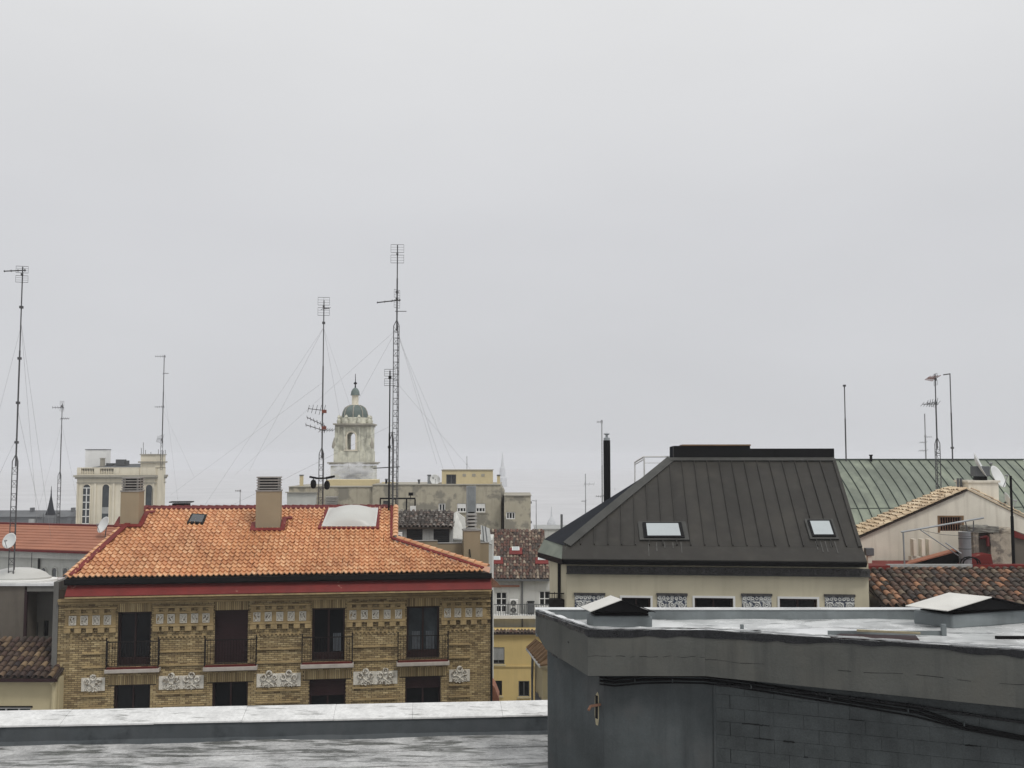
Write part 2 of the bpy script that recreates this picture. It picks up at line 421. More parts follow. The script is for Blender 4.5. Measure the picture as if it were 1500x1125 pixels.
def s_tile(w=0.235, L=0.42, amp=0.042, lift=0.075, seg=8):
    mb = MB(); top = []
    for s, off in ((0.0, lift), (L, 0.004)):
        for k in range(seg + 1):
            x = w * k / seg; q = k / seg
            n = amp * (math.cos(2*math.pi*(q-0.38)) + 0.25*math.cos(4*math.pi*(q-0.38)))
            top.append((x - w/2, s, n + off + amp))
    low = [(x, y+0.012, z-0.055) for x, y, z in top[:seg+1]]
    n = seg + 1
    mb.add(top + low, [(k, k+1, n+k+1, n+k) for k in range(seg)] + [(2*n+k, 2*n+k+1, k+1, k) for k in range(seg)])
    return mb
def barrel_tile(r0=0.105, r1=0.085, L=0.45, lift=0.03, seg=6):
    mb = MB(); n = seg + 1
    vs = []
    for s, r, off in ((0.0, r0, lift), (L, r1, 0.0)):
        for k in range(n):
            a = math.pi * k / seg
            vs.append((-math.cos(a)*r, s, math.sin(a)*r*0.85 + off))
    for k in range(n):
        a = math.pi * k / seg; r = r0 - 0.022
        vs.append((-math.cos(a)*r, 0.0, math.sin(a)*r*0.85 + lift))
    return mb.add(vs, [(k, k+1, n+k+1, n+k) for k in range(seg)] + [(2*n+k, 2*n+k+1, k+1, k) for k in range(seg)])

def inside(poly, x, y):
    c = False; n = len(poly)
    for i in range(n):
        x1, y1 = poly[i]; x2, y2 = poly[i-1]
        if (y1 > y) != (y2 > y) and x < (x2-x1)*(y-y1)/(y2-y1) + x1: c = not c
    return c

def tile_field(parent, O, X, S, poly, w, step, tmb, m_one, m_many, rows_single, name='roof_tile', channel=None, jit=0.012, many_name='roof_tiling', limit=290):
    """tiles laid on the plane O + x X + s S, kept where their middle lies in poly (plane coordinates)."""
    X = Vector(X).normalized(); S = Vector(S).normalized(); Nn = X.cross(S).normalized()
    me = mesh(name, tmb, m_one, True)
    many = MB(); cnt = 0; ch = MB()
    x0 = min(q[0] for q in poly); x1 = max(q[0] for q in poly); s0 = min(q[1] for q in poly); s1 = max(q[1] for q in poly)
    for r in range(int((s1-s0)/step) + 1):
        for c in range(int((x1-x0)/w) + 1):
            x = x0 + (c+0.5)*w; s = s0 + r*step
            if not inside(poly, x, s + step*0.5): continue
            jx, js, jn = (random.uniform(-jit, jit) for _ in range(3))
            an = random.uniform(-1, 1)*jit*2.2
            X2 = (X*math.cos(an) + S*math.sin(an)); S2 = Nn.cross(X2)
            P = Vector(O) + X*(x+jx) + S*(s+js+.014*math.sin(x*.9+r*.35)) + Nn*(abs(jn)*0.6 + 0.012 + .016*(1+math.sin(x*.55+1)*math.sin(s*.9+x*.2)))
            M = Matrix(((X2.x,S2.x,Nn.x,P.x),(X2.y,S2.y,Nn.y,P.y),(X2.z,S2.z,Nn.z,P.z),(0,0,0,1)))
            if r < rows_single and cnt < limit:
                inst(name, me, parent, M); cnt += 1
            else:
                many.add([M @ Vector(v) for v in tmb.v], tmb.f)
            if channel:
                P2 = Vector(O) + X*(x+w/2) + S*s + Nn*0.0
                rr = channel; vs = []
                for q, lf in ((0.0, 0.02), (step*1.15, 0.0)):
                    for k in range(5):
                        a = math.pi*k/4
                        vs.append(P2 + X*(-math.cos(a)*rr) + S*q + Nn*(0.06 - math.sin(a)*rr*0.7 + lf))
                ch.add(vs, [(k, k+1, 6+k, 5+k) for k in range(4)])
    if many.v: ob(many_name, many, m_many, parent, True, 'stuff')
    if ch.v: ob('channel_tiling', ch, m_many, parent, True, 'stuff')
def plane_uv(O, X, S, P):
    d = Vector(P) - Vector(O)
    return (d.dot(Vector(X).normalized()), d.dot(Vector(S).normalized()))

def cap_line(parent, a, b, mat, name, step=0.36, r=0.11, up=0.02):
    """a row of half-round cap tiles along an edge"""
    a, b = Vector(a), Vector(b)
    d = (b-a); ln = d.length; d.normalize()
    X = d.cross(Vector((0,0,1))).normalized(); Nn = X.cross(d).normalized()
    me = mesh(name, barrel_tile(r, r*0.85, step*1.2, 0.03, 6), mat, True)
    for k in range(int(ln/step)):
        P = a + d*(k*step) + Nn*up
        P += X*random.uniform(-0.01, 0.01)
        inst(name, me, parent, Matrix(((X.x,d.x,Nn.x,P.x),(X.y,d.y,Nn.y,P.y),(X.z,d.z,Nn.z,P.z),(0,0,0,1))))

def bar_strip(a, b, wid, thick, up=(0,0,1)):
    """flat strip from a to b"""
    a, b = Vector(a), Vector(b); d = (b-a).normalized(); u = Vector(up)
    s = d.cross(u).normalized(); u = s.cross(d).normalized()
    mb = MB()
    vs = [a - s*wid/2, a + s*wid/2, a + s*wid/2 + u*thick, a - s*wid/2 + u*thick]
    return mb.extr(vs, b-a)

# ================================================================== THE SETTING
g = ob('ground', MB().poly([(-2600,-100,0),(2600,-100,0),(2600,2600,0),(-2600,2600,0)]), m_ground, kind='structure')
g = ob('street', MB().poly([(-120,23.5,0.004),(120,23.5,0.004),(120,34,0.004),(-120,34,0.004)]), m_asphalt, kind='structure')

# ================================================================== FOREGROUND: terrace with parapet
ZF = CAMZ - 5.25
pL, pR = on_z(0, 1095, ZF), on_z(800, 1077, ZF)
TF = Frame(pL, pR)
tb = thing('terrace_building', 'wet flat roof terrace in the foreground with silver topped parapet', 'building', TF)
XA, XB = -7.0, 18.0
ob('wall', MB().body(XA, XB, -9.0, 0.55, 0, ZF-0.02), m_greyw, tb)
n = 60
mb = MB()                                        # floor membrane, slightly uneven
vs, fs = [], []
for j in range(25):
    for i in range(n+1):
        x = XA + (XB-XA)*i/n; y = -9.0 + 9.0*j/24
        vs.append((x, y, ZF + 0.012*math.sin(x*1.7+y*2.3) + random.uniform(-0.004, 0.004) + (0.05 if j == 24 else 0)))
fs = [(j*(n+1)+i, j*(n+1)+i+1, (j+1)*(n+1)+i+1, (j+1)*(n+1)+i) for j in range(24) for i in range(n)]
ob('floor_membrane', mb.add(vs, fs), m_membrane, tb, True)
for yl in (-.75, -1.7, -2.65, -3.6):            # laps between the membrane sheets
    vs = []; rnd = random.Random(int(-yl*100))
    for i in range(n+1):
        x = XA + (XB-XA)*i/n; z = ZF + 0.012*math.sin(x*1.7+yl*2.3) + .012
        o1, o2 = rnd.uniform(-.02, .02), rnd.uniform(-.02, .02)
        vs += [(x, yl-.075+o1, z-.008), (x, yl-.07+o1, z+.008), (x, yl+.09+o2, z+.004), (x, yl+.1+o2, z-.01)]
    ob('membrane_lap', MB().add(vs, [(4*i+k, 4*i+4+k, 4*i+5+k, 4*i+1+k) for i in range(n) for k in range(3)]), m_membrane, tb)
mb = MB()                                        # upstand face, wavy membrane lap at its foot
vs = []
for i in range(n+1):
    x = XA + (XB-XA)*i/n
    vs += [(x, -0.10 + random.uniform(-0.02, 0.02), ZF+0.02), (x, -0.015, ZF+0.10+random.uniform(-0.01, 0.01)), (x, 0.0, ZF+0.385)]
fs = [(3*i+k, 3*i+3+k, 3*i+4+k, 3*i+1+k) for i in range(n) for k in (0, 1)]
ob('upstand', mb.add(vs, fs), m_upstand, tb, True)
x = XA
while x < XB:                                    # coping in lapped lengths
    ln = random.uniform(1.35, 1.75); a, b = x, min(x+ln, XB)
    dz = random.uniform(-0.006, 0.006)
    prof = [(-0.03, ZF+0.36+dz), (-0.03, ZF+0.395+dz), (0.30, ZF+0.47+dz), (0.62, ZF+0.515+dz), (0.62, ZF+0.40+dz)]
    ob('coping', MB().extr([(a, q[0], q[1]) for q in prof], (b-a-0.002, 0, 0)), m_coping, tb, bevel=0.006)
    x = b
ob('parapet_core', MB().box(XA, XB, 0.004, 0.55, ZF-0.02, ZF+0.39), m_upstand, tb)

# ================================================================== FOREGROUND: dark grey stair housing
ZK = CAMZ - 2.65           # kerb top
ZR = CAMZ - 2.78           # roof membrane
HF = Frame((1.44, 16.0), ang=0.0)
hs = thing('stair_housing', 'dark grey rendered rooftop housing with overhanging fascia in the foreground', 'rooftop housing', HF)
def hz(px, py, z): return HF.i @ on_z(px, py, z)
P1, P1b, P2, P3, P4 = hz(785, 897, ZK), hz(799, 902.5, ZK), hz(861, 924, ZK), hz(1032, 925, ZK), hz(1500, 955, ZK)
P5 = P4 + (P4-P3).normalized()*3.0
tops = [P1, P1b, P2, P3, P5]
def zfoot(P, py):          # height at pixel row py on the vertical through P
    W = HF.m @ P
    px = CX
    d = ray(CX, py); return CAMZ + d.z*(W.y/d.y)
foot = [zfoot(P1, 927), zfoot(P1b, 951), zfoot(P2, 990), zfoot(P3, 990.5), 0]
foot[4] = zfoot(P4, 1041) - 0.03
inn = []
for i, P in enumerate(tops):               # inward offset for the fascia's back face
    inn.append(P + Vector((0.12, 0.14, 0)))
for i in range(4):
    a, b = tops[i], tops[i+1]
    A, B = inn[i], inn[i+1]
    vs = [Vector((a.x,a.y,foot[i])), Vector((b.x,b.y,foot[i+1])), b, a, Vector((A.x,A.y,foot[i])), Vector((B.x,B.y,foot[i+1])), Vector((B.x,B.y,ZK)), Vector((A.x,A.y,ZK))]
    ob('fascia', MB().add(vs, [(0,1,2,3),(5,4,7,6),(3,2,6,7),(4,5,1,0),(0,3,7,4),(1,5,6,2)]), m_grey, hs)
# bitumen dressed over the kerb edge, ragged
def edge_strip(pts, name, mat, inw=0.17, zt=0.012, step=0.12, drop=(0.03, 0.10), mseed=3):
    rnd = random.Random(mseed)
    mb = MB(); rows = []
    dd = 0.06
    for a, b in zip(pts, pts[1:]):
        d = (b-a); L = d.length; d.normalize(); nn = Vector((d.y, -d.x, 0))
        if nn.y > 0 and abs(nn.y) > abs(nn.x): nn = -nn
        if abs(nn.x) > abs(nn.y) and nn.x > 0: nn = -nn
        k = max(2, int(L/step))
        for i in range(k+1):
            q = a + d*(L*i/k)
            dd += rnd.uniform(-0.022, 0.022); dd = min(max(dd, drop[0]), drop[1])
            rows.append((q - nn*inw + Vector((0,0,zt-0.01+rnd.uniform(-.01,.01))), q + nn*0.012 + Vector((0,0,zt+rnd.uniform(0,.012))), q + nn*0.010 + Vector((0,0,-dd))))
    vs = [v for r in rows for v in r]
    return ob(name, mb.add(vs, [(3*i+k, 3*i+3+k, 3*i+4+k, 3*i+1+k) for i in range(len(rows)-1) for k in (0, 1)]), mat, hs, True)
edge_strip(tops, 'bitumen_edge', m_bitumen)
# silvery paint line lying on the kerb
edge_strip([Vector((p.x+0.05, p.y+0.12, p.z+0.012)) for p in tops], 'edge_paint', m_roofwet, inw=0.12, zt=0.02, drop=(-0.01, 0.0), mseed=5)
ybk = 18.03 - 16.0
xr = P5.x
mb = MB(); nx, ny = 70, 14
vs = []
for j in range(ny+1):
    for i in range(nx+1):
        x = P1.x+0.1 + (xr-P1.x)*i/nx
        # front edge follows the kerb
        if x < P2.x: f = (x-P1.x)/(P2.x-P1.x); yf = P1.y + (P2.y-P1.y)*min(1, max(0, f))
        elif x < P3.x: yf = P2.y + (P3.y-P2.y)*(x-P2.x)/(P3.x-P2.x)
        else: yf = P3.y + (P5.y-P3.y)*(x-P3.x)/(P5.x-P3.x)
        y = yf+0.08 + (ybk-yf-0.08)*j/ny
        vs.append((x, y, ZR + 0.008*math.sin(3*x)*math.sin(4*y) + random.uniform(-.003, .003)))
ob('roof_membrane', mb.add(vs, [(j*(nx+1)+i, j*(nx+1)+i+1, (j+1)*(nx+1)+i+1, (j+1)*(nx+1)+i) for j in range(ny) for i in range(nx)]), m_roofwet, hs, True)
pk = MB().box(P1.x, xr, ybk, ybk+0.2, ZR-0.3, ZK+0.03)
ob('rear_kerb', pk, m_kerb, hs, bevel=0.02)
ob('rear_kerb_cap', MB().box(P1.x-0.01, xr, ybk-0.015, ybk+0.215, ZK+0.031, ZK+0.045), m_roofwet, hs)
# walls under the overhang
W2 = Vector((P2.x+.27, P2.y+.30, 0)); W3 = HF.i @ at(1047, 1000, 16.0+P3.y+.30); W1 = HF.i @ at(803, 960, 17.75)
dW = (P4-P3).normalized()
W4 = Vector((W3.x, W3.y, 0)) + Vector((dW.x, dW.y, 0))*7.0
W1.z = W2.z = W3.z = 0
ZT = 23.72
def wallseg(a, b, z0, z1, name, mat):
    d = (b-a).normalized(); nn = Vector((-d.y, d.x, 0))
    if nn.y < 0: nn = -nn
    return ob(name, MB().extr([(a.x,a.y,z0),(b.x,b.y,z0),(b.x,b.y,z1),(a.x,a.y,z1)], nn*0.2), mat, hs)
wallseg(W1, W2, ZF-0.05, ZT+0.2, 'wall', m_greyw)
wallseg(W2, W3, ZF-0.05, ZT+0.2, 'wall', m_greyw)
wallseg(W3, W4, ZF-0.05, ZT+0.2, 'wall', m_joint)
sof = [Vector((P1b.x+.1, P1b.y, 0)), Vector((P2.x+.06, P2.y+.06, 0)), Vector((P3.x+.03, P3.y+.06, 0)), Vector((P5.x, P5.y+.08, 0)), Vector((P5.x, ybk, 0)), Vector((P1b.x+.1, ybk, 0))]
ob('soffit', MB().extr([(q.x, q.y, foot[2]+0.03) for q in sof], (0, 0, 0.05)), m_bitumen, hs)
# the far wall and the back of the housing
ob('rear_wall', MB().extr([(W1.x, W1.y, ZF-0.05), (W1.x, ybk+0.1, ZF-0.05), (W1.x, ybk+0.1, ZR-0.05), (W1.x, W1.y, ZR-0.05)], (xr-W1.x, 0, 0)), m_greyw, hs)
# concrete blocks, each one
dB = (W4-W3).normalized(); nB = Vector((dB.y, -dB.x, 0))
if nB.y > 0: nB = -nB
bw, bh = 0.44, 0.205
blk = MB().box(0, bw-0.004, -0.02, 0.0, 0, bh-0.004)
bme = [mesh('concrete_block', blk, m_block)]
for k in range(3):
    j = random.uniform(-.004, .004)
    v2 = MB(); v2.v = [(x, y + (random.uniform(-.004, .004) if y < -.01 else 0), z) for x, y, z in blk.v]; v2.f = blk.f
    bme.append(mesh('concrete_block', v2, m_block))
ang = math.atan2(dB.y, dB.x)
hbme = mesh('concrete_block', MB().box(0, bw/2-0.003, -0.02, 0.0, 0, bh-0.005), m_block)
for r in range(10):
    z = ZF - 0.04 + r*bh
    if z > 23.45: break
    for c in range(-1, 15):
        u = c*bw + (bw/2 if r % 2 else 0) + 0.02
        half = u < 0.015
        if u < -bw/2-.03: continue
        if half: u = 0.012
        P = Vector((W3.x, W3.y, 0)) + dB*u + nB*random.uniform(0.0, 0.005)
        M = Matrix.Translation((P.x, P.y, z)) @ Matrix.Rotation(ang, 4, 'Z')
        inst('concrete_block', hbme if half else random.choice(bme), hs, M)
rnd = random.Random(11)
for k in range(18):                       # open joints and lost mortar between the blocks
    r_ = rnd.randrange(1, 8); u = rnd.uniform(.1, 5.0); ln = rnd.uniform(.06, .3); hgt = rnd.uniform(.008, .022)
    z = ZF - 0.04 + r_*bh - hgt*.6
    M = Matrix.Translation(Vector((W3.x, W3.y, 0)) + dB*u + nB*.012 + Vector((0, 0, z))) @ Matrix.Rotation(ang, 4, 'Z')
    pts = []
    for j in range(7): pts.append((ln*j/6, 0, rnd.uniform(-.004, .004)))
    for j in range(6, -1, -1): pts.append((ln*j/6, 0, hgt*(.4 if j in (0, 6) else 1)+rnd.uniform(-.004, .004)))
    ob('open_joint', MB().extr([M @ Vector(q) for q in pts], nB*.016), m_joint2, hs)
a = Vector((W3.x, W3.y, 0)) + nB*0.004; b = a + dB*6.6
ob('render_band', MB().extr([(a.x,a.y,23.45),(b.x,b.y,23.45),(b.x,b.y,23.9),(a.x,a.y,23.9)], nB*0.016), m_greyw, hs)
ob('corner_strip', MB().box(W3.x-0.03, W3.x+0.008, W3.y-0.028, W3.y+0.02, ZF-.04, 23.66), m_greyw, hs)
# cables slung under the overhang
cb = MB()
def wp(px, py, off=0.05):    # pixel onto the block wall plane
    q = HF.plane(px, py, Vector((W3.x, W3.y, 0)) + nB*off, nB); return q
def wf(px, py, off=0.06): return HF.p(px, py, W2.y - off)
for dz, rr in ((0, 0.020), (5, 0.013), (-5, 0.018)):
    pts = [wf(878, 997+dz), wf(900, 1000+dz), wf(940, 996+dz), wf(990, 995+dz), wf(1030, 996+dz), wp(1060, 999+dz), wp(1150, 1013+dz), wp(1250, 1029+dz), wp(1340, 1043+dz*1.3), wp(1415, 1066+dz*0.6), wp(1500, 1082+dz*0.5), wp(1600, 1098+dz)]
    cb.path(pts, rr, 7)
ob('cable_bundle', cb, m_black, hs, True)
cb = MB().path([wp(1050, 1003), wp(1200, 1016), wp(1340, 1034), wp(1440, 1050), wp(1600, 1072)], 0.022, 7)
ob('conduit', cb, m_bitumen, hs, True)
for px in (930, 985, 1100, 1215, 1330, 1412):
    q = wf(px, 997, 0.07) if px < 1040 else wp(px, 1006 + (px-1100)*0.15 + (8 if px > 1380 else 0), 0.07)
    ob('cable_clip', MB().box(q.x-0.008, q.x+0.008, q.y-0.02, q.y+0.04, q.z-0.025, q.z+0.025), m_greyw, hs)
# slot with a rusty pipe in the left wall
dL = (W2-W1).normalized(); nL = Vector((dL.y, -dL.x, 0))
if nL.x > 0: nL = -nL
def wl_(px, py, off=0.0): return HF.plane(px, py, W1 + nL*off, nL)
q0, q1 = wl_(874.5, 1062), wl_(874.5, 1013)
lw = dL*0.035
slot = ob('wall_slot', MB().extr([q0-lw*.6, q0+lw*.9, q0+lw*1.7+Vector((0,0,.12)), q1+lw*1.5-Vector((0,0,.05)), q1+lw*.5, q1-lw*1.4-Vector((0,0,.08)), q0-lw*1.6+Vector((0,0,.15))], nL*0.006), m_ochre, hs)
ob('slot_opening', MB().extr([q0-lw+Vector((0,0,.1)), q0+lw+Vector((0,0,.1)), q1+lw-Vector((0,0,.06)), q1-lw-Vector((0,0,.06))], nL*0.010), m_black, slot)
qp = wl_(877, 1031)
ob('pipe_stub', MB().path([qp + Vector((.1,0,0)), qp + nL*0.16 + Vector((0,-.03,-.01)), qp + nL*0.20 + Vector((0,-.06,-.06))], 0.022, 8), m_rust, hs, True)
def crack(a, b, z, seed, off):
    rnd = random.Random(seed); pts = []; zz = z
    for k in range(26):
        q = a.lerp(b, k/25); zz += rnd.uniform(-.012, .012) + (z-zz)*.2
        pts.append(Vector((q.x, q.y, 0)) + off + Vector((0, 0, zz)))
    mb = MB()
    for p_, q_ in zip(pts, pts[1:]):
        if rnd.random() < .72: mb.tube(p_, q_, rnd.uniform(.0012, .0032), 4)
    ob('hairline_crack', mb, m_black, hs, kind='stuff')
zf_ = foot[2] + .30
crack(P2, P3, zf_, 1, Vector((0, -.001, 0)))
crack(P3, P3.lerp(P5, .6), zf_-.05, 2, Vector((-.001, -.001, 0)))
crack(Vector((P2.x, P2.y, 0)).lerp(P1b, .42), Vector((P2.x, P2.y, 0)).lerp(P1b, .45), zf_+.1, 3, Vector((-.002, 0, 0)))
# the two chimney vents with tent-shaped hoods
def vent(q4, zb, zc, hl, hr, rd, back, lab):
    q4 = [Vector((q.x, q.y, 0)) for q in q4]; cc = sum(q4, Vector())/4
    v = ob('vent', MB().extr([q + Vector((0, 0, ZR-.01)) for q in q4], (0, 0, zb-ZR+.01)), m_kerb, hs, bevel=0.03)
    v['label'] = lab
    mb = MB()
    ins = 0.06
    for k in range(2):
        z = zb + (zc-zb)*k/2
        mb.extr([cc + (q-cc)*.88 + Vector((0, 0, z+.004)) for q in q4], (0, 0, (zc-zb)/2-.010))
    ob('vent_throat', mb, m_black, v)
    t = 0.014
    e0 = Vector(back)
    for a, b, nm in ((hl, rd, 'hood_sheet'), (rd, hr, 'hood_sheet')):
        s = (b-a).cross(e0).normalized()
        if s.z < 0: s = -s
        ob(nm, MB().extr([a, b, b+e0, a+e0], s*t), m_fibro if b is rd else m_black, v)
    gb = e0*.09; dn = Vector((0, 0, -0.004))
    ob('hood_gable', MB().extr([hl*0.96+rd*0.04+gb+dn, hr*0.96+rd*0.04+gb+dn, rd+gb+dn*3], e0*.82), m_black, v)
    return v
def hp(px, py, d): return HF.p(px, py, d-15.65)
q = [hp(865, 896.5, 16.62), hp(960, 897.5, 16.62), hp(911, 879, 16.62)]
xa, xb = hp(867, 910, 16.78).x, hp(956, 910, 16.78).x
vent([Vector((xa, 1.13, 0)), Vector((xb, 1.13, 0)), Vector((xb-.06, 1.55, 0)), Vector((xa-.06, 1.55, 0))], hp(900, 902.5, 16.78).z, hp(900, 896, 16.78).z, q[0], q[1], q[2], (-.13, .50, 0), 'smaller vent with pale tent shaped hood')
cB_, cL_ = hz(1396, 921, ZR), hz(1338, 913, ZR)
rr_ = Vector((.93, .36, 0)).normalized()*1.75
vent([cB_, cB_+rr_, cL_+rr_, cL_], HF.p(1396, 901, cB_.y).z, HF.p(1396, 896, cB_.y).z, HF.p(1388, 895.5, .86), HF.p(1524, 892, 1.50), HF.p(1453, 875.5, 1.16), (-.47, .56, 0), 'larger vent with pale tent shaped hood')
# flashing scraps and the low recess on the housing roof
q = hp(1087, 926, 16.35)
ob('roof_stub', MB().box(q.x-0.02, q.x+0.03, q.y, q.y+0.05, ZR, ZR+0.12), m_kerb, hs)
a, b = hp(1094, 925, 16.3), hp(1115, 925, 16.3)
ob('roof_scrap', MB().box(a.x, b.x, 0.65, 0.71, ZR, ZR+0.035), m_black, hs)
a, b = hp(1215, 930, 15.75), hp(1345, 936, 15.5)
ob('red_recess', MB().extr([(a.x, 0.05, ZR+0.016), (b.x, -0.2, ZR+0.016), (b.x+0.1, 0.2, ZR+0.016), (a.x+0.25, 0.36, ZR+0.016)], (0, 0, 0.02)), m_shutter, hs)
ob('timber_batten', bar_strip((a.x+0.5, 0.33, ZR+0.075), (b.x+0.1, 0.01, ZR+0.085), 0.05, 0.03), m_ochre, hs)
a, b = hp(1212, 926, 16.1), hp(1382, 928, 16.05)
ob('roof_plate', MB().box(a.x, b.x, 0.39, 0.44, ZR+0.0, ZR+0.07), m_kerb, hs)
ob('plate_stub', MB().box(b.x-0.04, b.x+0.03, 0.35, 0.41, ZR, ZR+0.18), m_kerb, hs)
a = hp(1460, 937, 15.7)
ob('roof_scrap', MB().box(a.x, a.x+0.5, a.y, a.y+0.06, ZR, ZR+0.045), m_black, hs)

# ================================================================== BRICK BUILDING WITH ORANGE ROOF
qa, qb = at(93, HORIZON, 45.0), at(719, HORIZON, 47.6)
BF = Frame(qa, qb)
bb = thing('brick_building', 'yellow brick building with bright orange tiled roof and iron balconies', 'building', BF)
W = BF.w
def bx_(px): return BF.x(px, 950)
def bz(py, px=125, y=0.0): return BF.z(px, py, y)
doors_px = [(172.5, 221, 897, 975), (314.5, 363, 893.7, 970.5), (457, 505, 890.8, 966.5), (595.7, 643.5, 888, 964)]
lows_px = [(167, 220, 1002), (311, 363, 998.6), (453, 506, 995), (593.5, 645.5, 991.5)]
doors, lows = [], []
for a, b, t, u in doors_px:
    doors.append((BF.x(a, 930), BF.x(b, 930), BF.z((a+b)/2, u), BF.z((a+b)/2, t)))
zd0 = sum(d[2] for d in doors)/4; zd1 = sum(d[3] for d in doors)/4
doors = [(d[0], d[1], zd0, zd1) for d in doors]
for a, b, t in lows_px:
    lows.append((BF.x(a, 1020), BF.x(b, 1020), 0, BF.z((a+b)/2, t)))
zl1 = sum(d[3] for d in lows)/4
lows = [(d[0], d[1], zl1-2.3, zl1) for d in lows]
Z_COR = bz(869, 400)         # underside of the cornice
holes = doors + lows
wall = ob('wall', MB().body(0, W, 0, 12.0, 0, Z_COR+0.3, holes, 0.32), m_mortar, bb)
ch_, bl_, jt = 0.0845, 0.252, 0.017
lint = [(d[0]-0.02, d[1]+0.02, d[3], d[3]+0.40) for d in doors] + [(d[0]-0.25, d[1]+0.25, d[3], d[3]+0.42) for d in lows]
mb = MB()
zb = zl1 - 2.4
r = 0
while zb + ch_ < Z_COR + 0.02:
    off = (0.0 if r % 2 else bl_/2)
    segs = []
    x = -off
    while x < W:
        a, b = max(0.0, x), min(W, x+bl_-jt)
        pieces = [(a, b)]
        for h in holes + lint:
            if h[2] - 0.02 < zb + ch_/2 < h[3] + 0.0:
                nx_ = []
                for c, d in pieces:
                    if d <= h[0] or c >= h[1]: nx_.append((c, d)); continue
                    if c < h[0]: nx_.append((c, h[0]))
                    if d > h[1]: nx_.append((h[1], d))
                pieces = nx_
        for c, d in pieces:
            if d - c > 0.03:
                pr = random.uniform(0.008, 0.020)
                mb.box(c, d, -pr, 0.001, zb, zb+ch_-jt)
        x += bl_
    zb += ch_; r += 1
for h in lint:                     # soldier courses over every opening
    k = int((h[1]-h[0])/0.078)
    for i in range(k):
        a = h[0] + (h[1]-h[0])*i/k
        s = random.uniform(-.01, .01)
        mb.box(a, a+0.078-0.014, -random.uniform(.012, .026), 0.001, h[2]+0.012, h[3]-0.02+s)
ob('brickwork', mb, m_brick, wall, kind='stuff')
# string courses, dentils and plaques
piers = [(bx_(93)+.02, bx_(171)), (bx_(223.5), bx_(313)), (bx_(366), bx_(455.5)), (bx_(507), bx_(594)), (bx_(646), W-0.02)]
rows_full = [(877, 880.5, .20), (881.5, 884.6, .12), (889.6, 892.2, .17), (898.2, 900.4, .11), (916.2, 919.2, .15)]
for a, b in piers:
    for t, u, pr in rows_full[2:]:
        ob('string_course', MB().box(a, b, -pr, 0.0, bz(u), bz(t)), m_bband, bb)
for t, u, pr in rows_full[:2]:
    ob('string_course', MB().box(0.0, W, -pr, 0.0, bz(u), bz(t)), m_bband, bb)
for d in doors:
    ob('lintel_band', MB().box(d[0]-.06, d[1]+.06, -.05, 0.0, d[3]+0.41, d[3]+0.47), m_bband, bb)
inner_px = [(121, 158), (233, 301), (376, 441), (517, 583), (658, 689)]
for a, b in inner_px:
    xa, xb = BF.x(a, 957), BF.x(b, 957)
    for t, u, pr in ((956.3, 958.2, .09), (976.3, 978.4, .10), (1018.4, 1020.4, .10), (1036.3, 1038.2, .10)):
        ob('string_course', MB().box(xa, xb, -pr, 0.0, bz(u), bz(t)), m_bband, bb)
    mb = MB()                       # toothed course
    k = int((xb-xa)/0.17)
    mb.box(xa, xb, -.045, 0.0, bz(935.2), bz(933.6))
    for i in range(k):
        q = xa + (xb-xa)*i/k
        mb.box(q, q+0.085, -.075, -.046, bz(937.2), bz(933.7))
    ob('toothed_course', mb, m_bband, bb)
plq = [[107, 124, 141.5, 158], [234.5, 251, 269, 285.5, 302], [376.5, 393, 410, 426.5, 443.5], [517, 533.5, 550, 567, 583.5], [655.5, 670.5, 686.5, 701.5]]
pw, z0, z1 = 0.30, bz(915.2), bz(901.8)
pl = MB().box(-pw/2+.004, pw/2-.004, -.024, 0.0, z0+.004, z1-.004)
mid, hh = (z0+z1)/2, (z1-z0)/2
AX, AZ = Vector((1,0,0)), Vector((0,0,1))
sc = MB()
sc.box(-pw/2, -pw/2+.03, -.085, -.02, z0, z1); sc.box(pw/2-.03, pw/2, -.085, -.02, z0, z1); sc.box(-pw/2+.03, pw/2-.03, -.085, -.02, z1-.03, z1); sc.box(-pw/2+.03, pw/2-.03, -.085, -.02, z0, z0+.03)
sc.ring((0.04, -.05, mid+hh*.45), AX, AZ, .06, .026, 9, 4, 4.6, -1.0)
sc.ring((-0.035, -.05, mid-hh*.40), AX, AZ, .065, .026, 9, 4, 4.6, 2.2)
sc.tube((-.10, -.05, mid+hh*.75), (.09, -.05, mid-hh*.72), .026, 4)
m_carve = mk('carved_stone', (0.60,0.57,0.50), 0.85, 0.1, 3.0, col2=(0.19,0.16,0.12), c2=(0.50,0.56), c2s=9.0, bump=.6, bscale=18)  # dark speckle: soiling, plus shade of carved hollows put into the colour
pme, sme = mesh('plaque', pl, m_carve), mesh('scroll_relief', sc, m_plaque, True)
dme = mesh('dentil', MB().box(-.135, .135, -.14, 0.0, bz(926.5), bz(919.7)), m_bband)
d2me = mesh('dentil', MB().box(-.105, .105, -.075, 0.0, bz(898.1), bz(892.7)), m_bband)
for gi, gp in enumerate(plq):
    xs = [BF.x(q, 908) for q in gp]
    for i, q in enumerate(xs):
        o = inst('plaque', pme, bb, Matrix.Translation((q, -0.004, 0)))
        inst('scroll_relief', sme, o, Matrix.Translation((0, -0.004, 0)) @ (Matrix.Scale(-1, 4, (1,0,0)) if (i+gi) % 2 else Matrix.Identity(4)))
    st = (xs[-1]-xs[0])/(len(xs)-1)
    for i in range(len(xs)+1):
        q = xs[0] - st/2 + st*i
        q = min(max(q, piers[gi][0]+.14), piers[gi][1]-.14)
        inst('dentil', dme, bb, Matrix.Translation((q, -0.022, 0)))
        inst('dentil', d2me, bb, Matrix.Translation((q, -0.022, 0)))
        ob('pilaster', MB().box(q-.105, q+.105, -.05, -.021, bz(916.1), bz(900.5)), m_bband, bb)
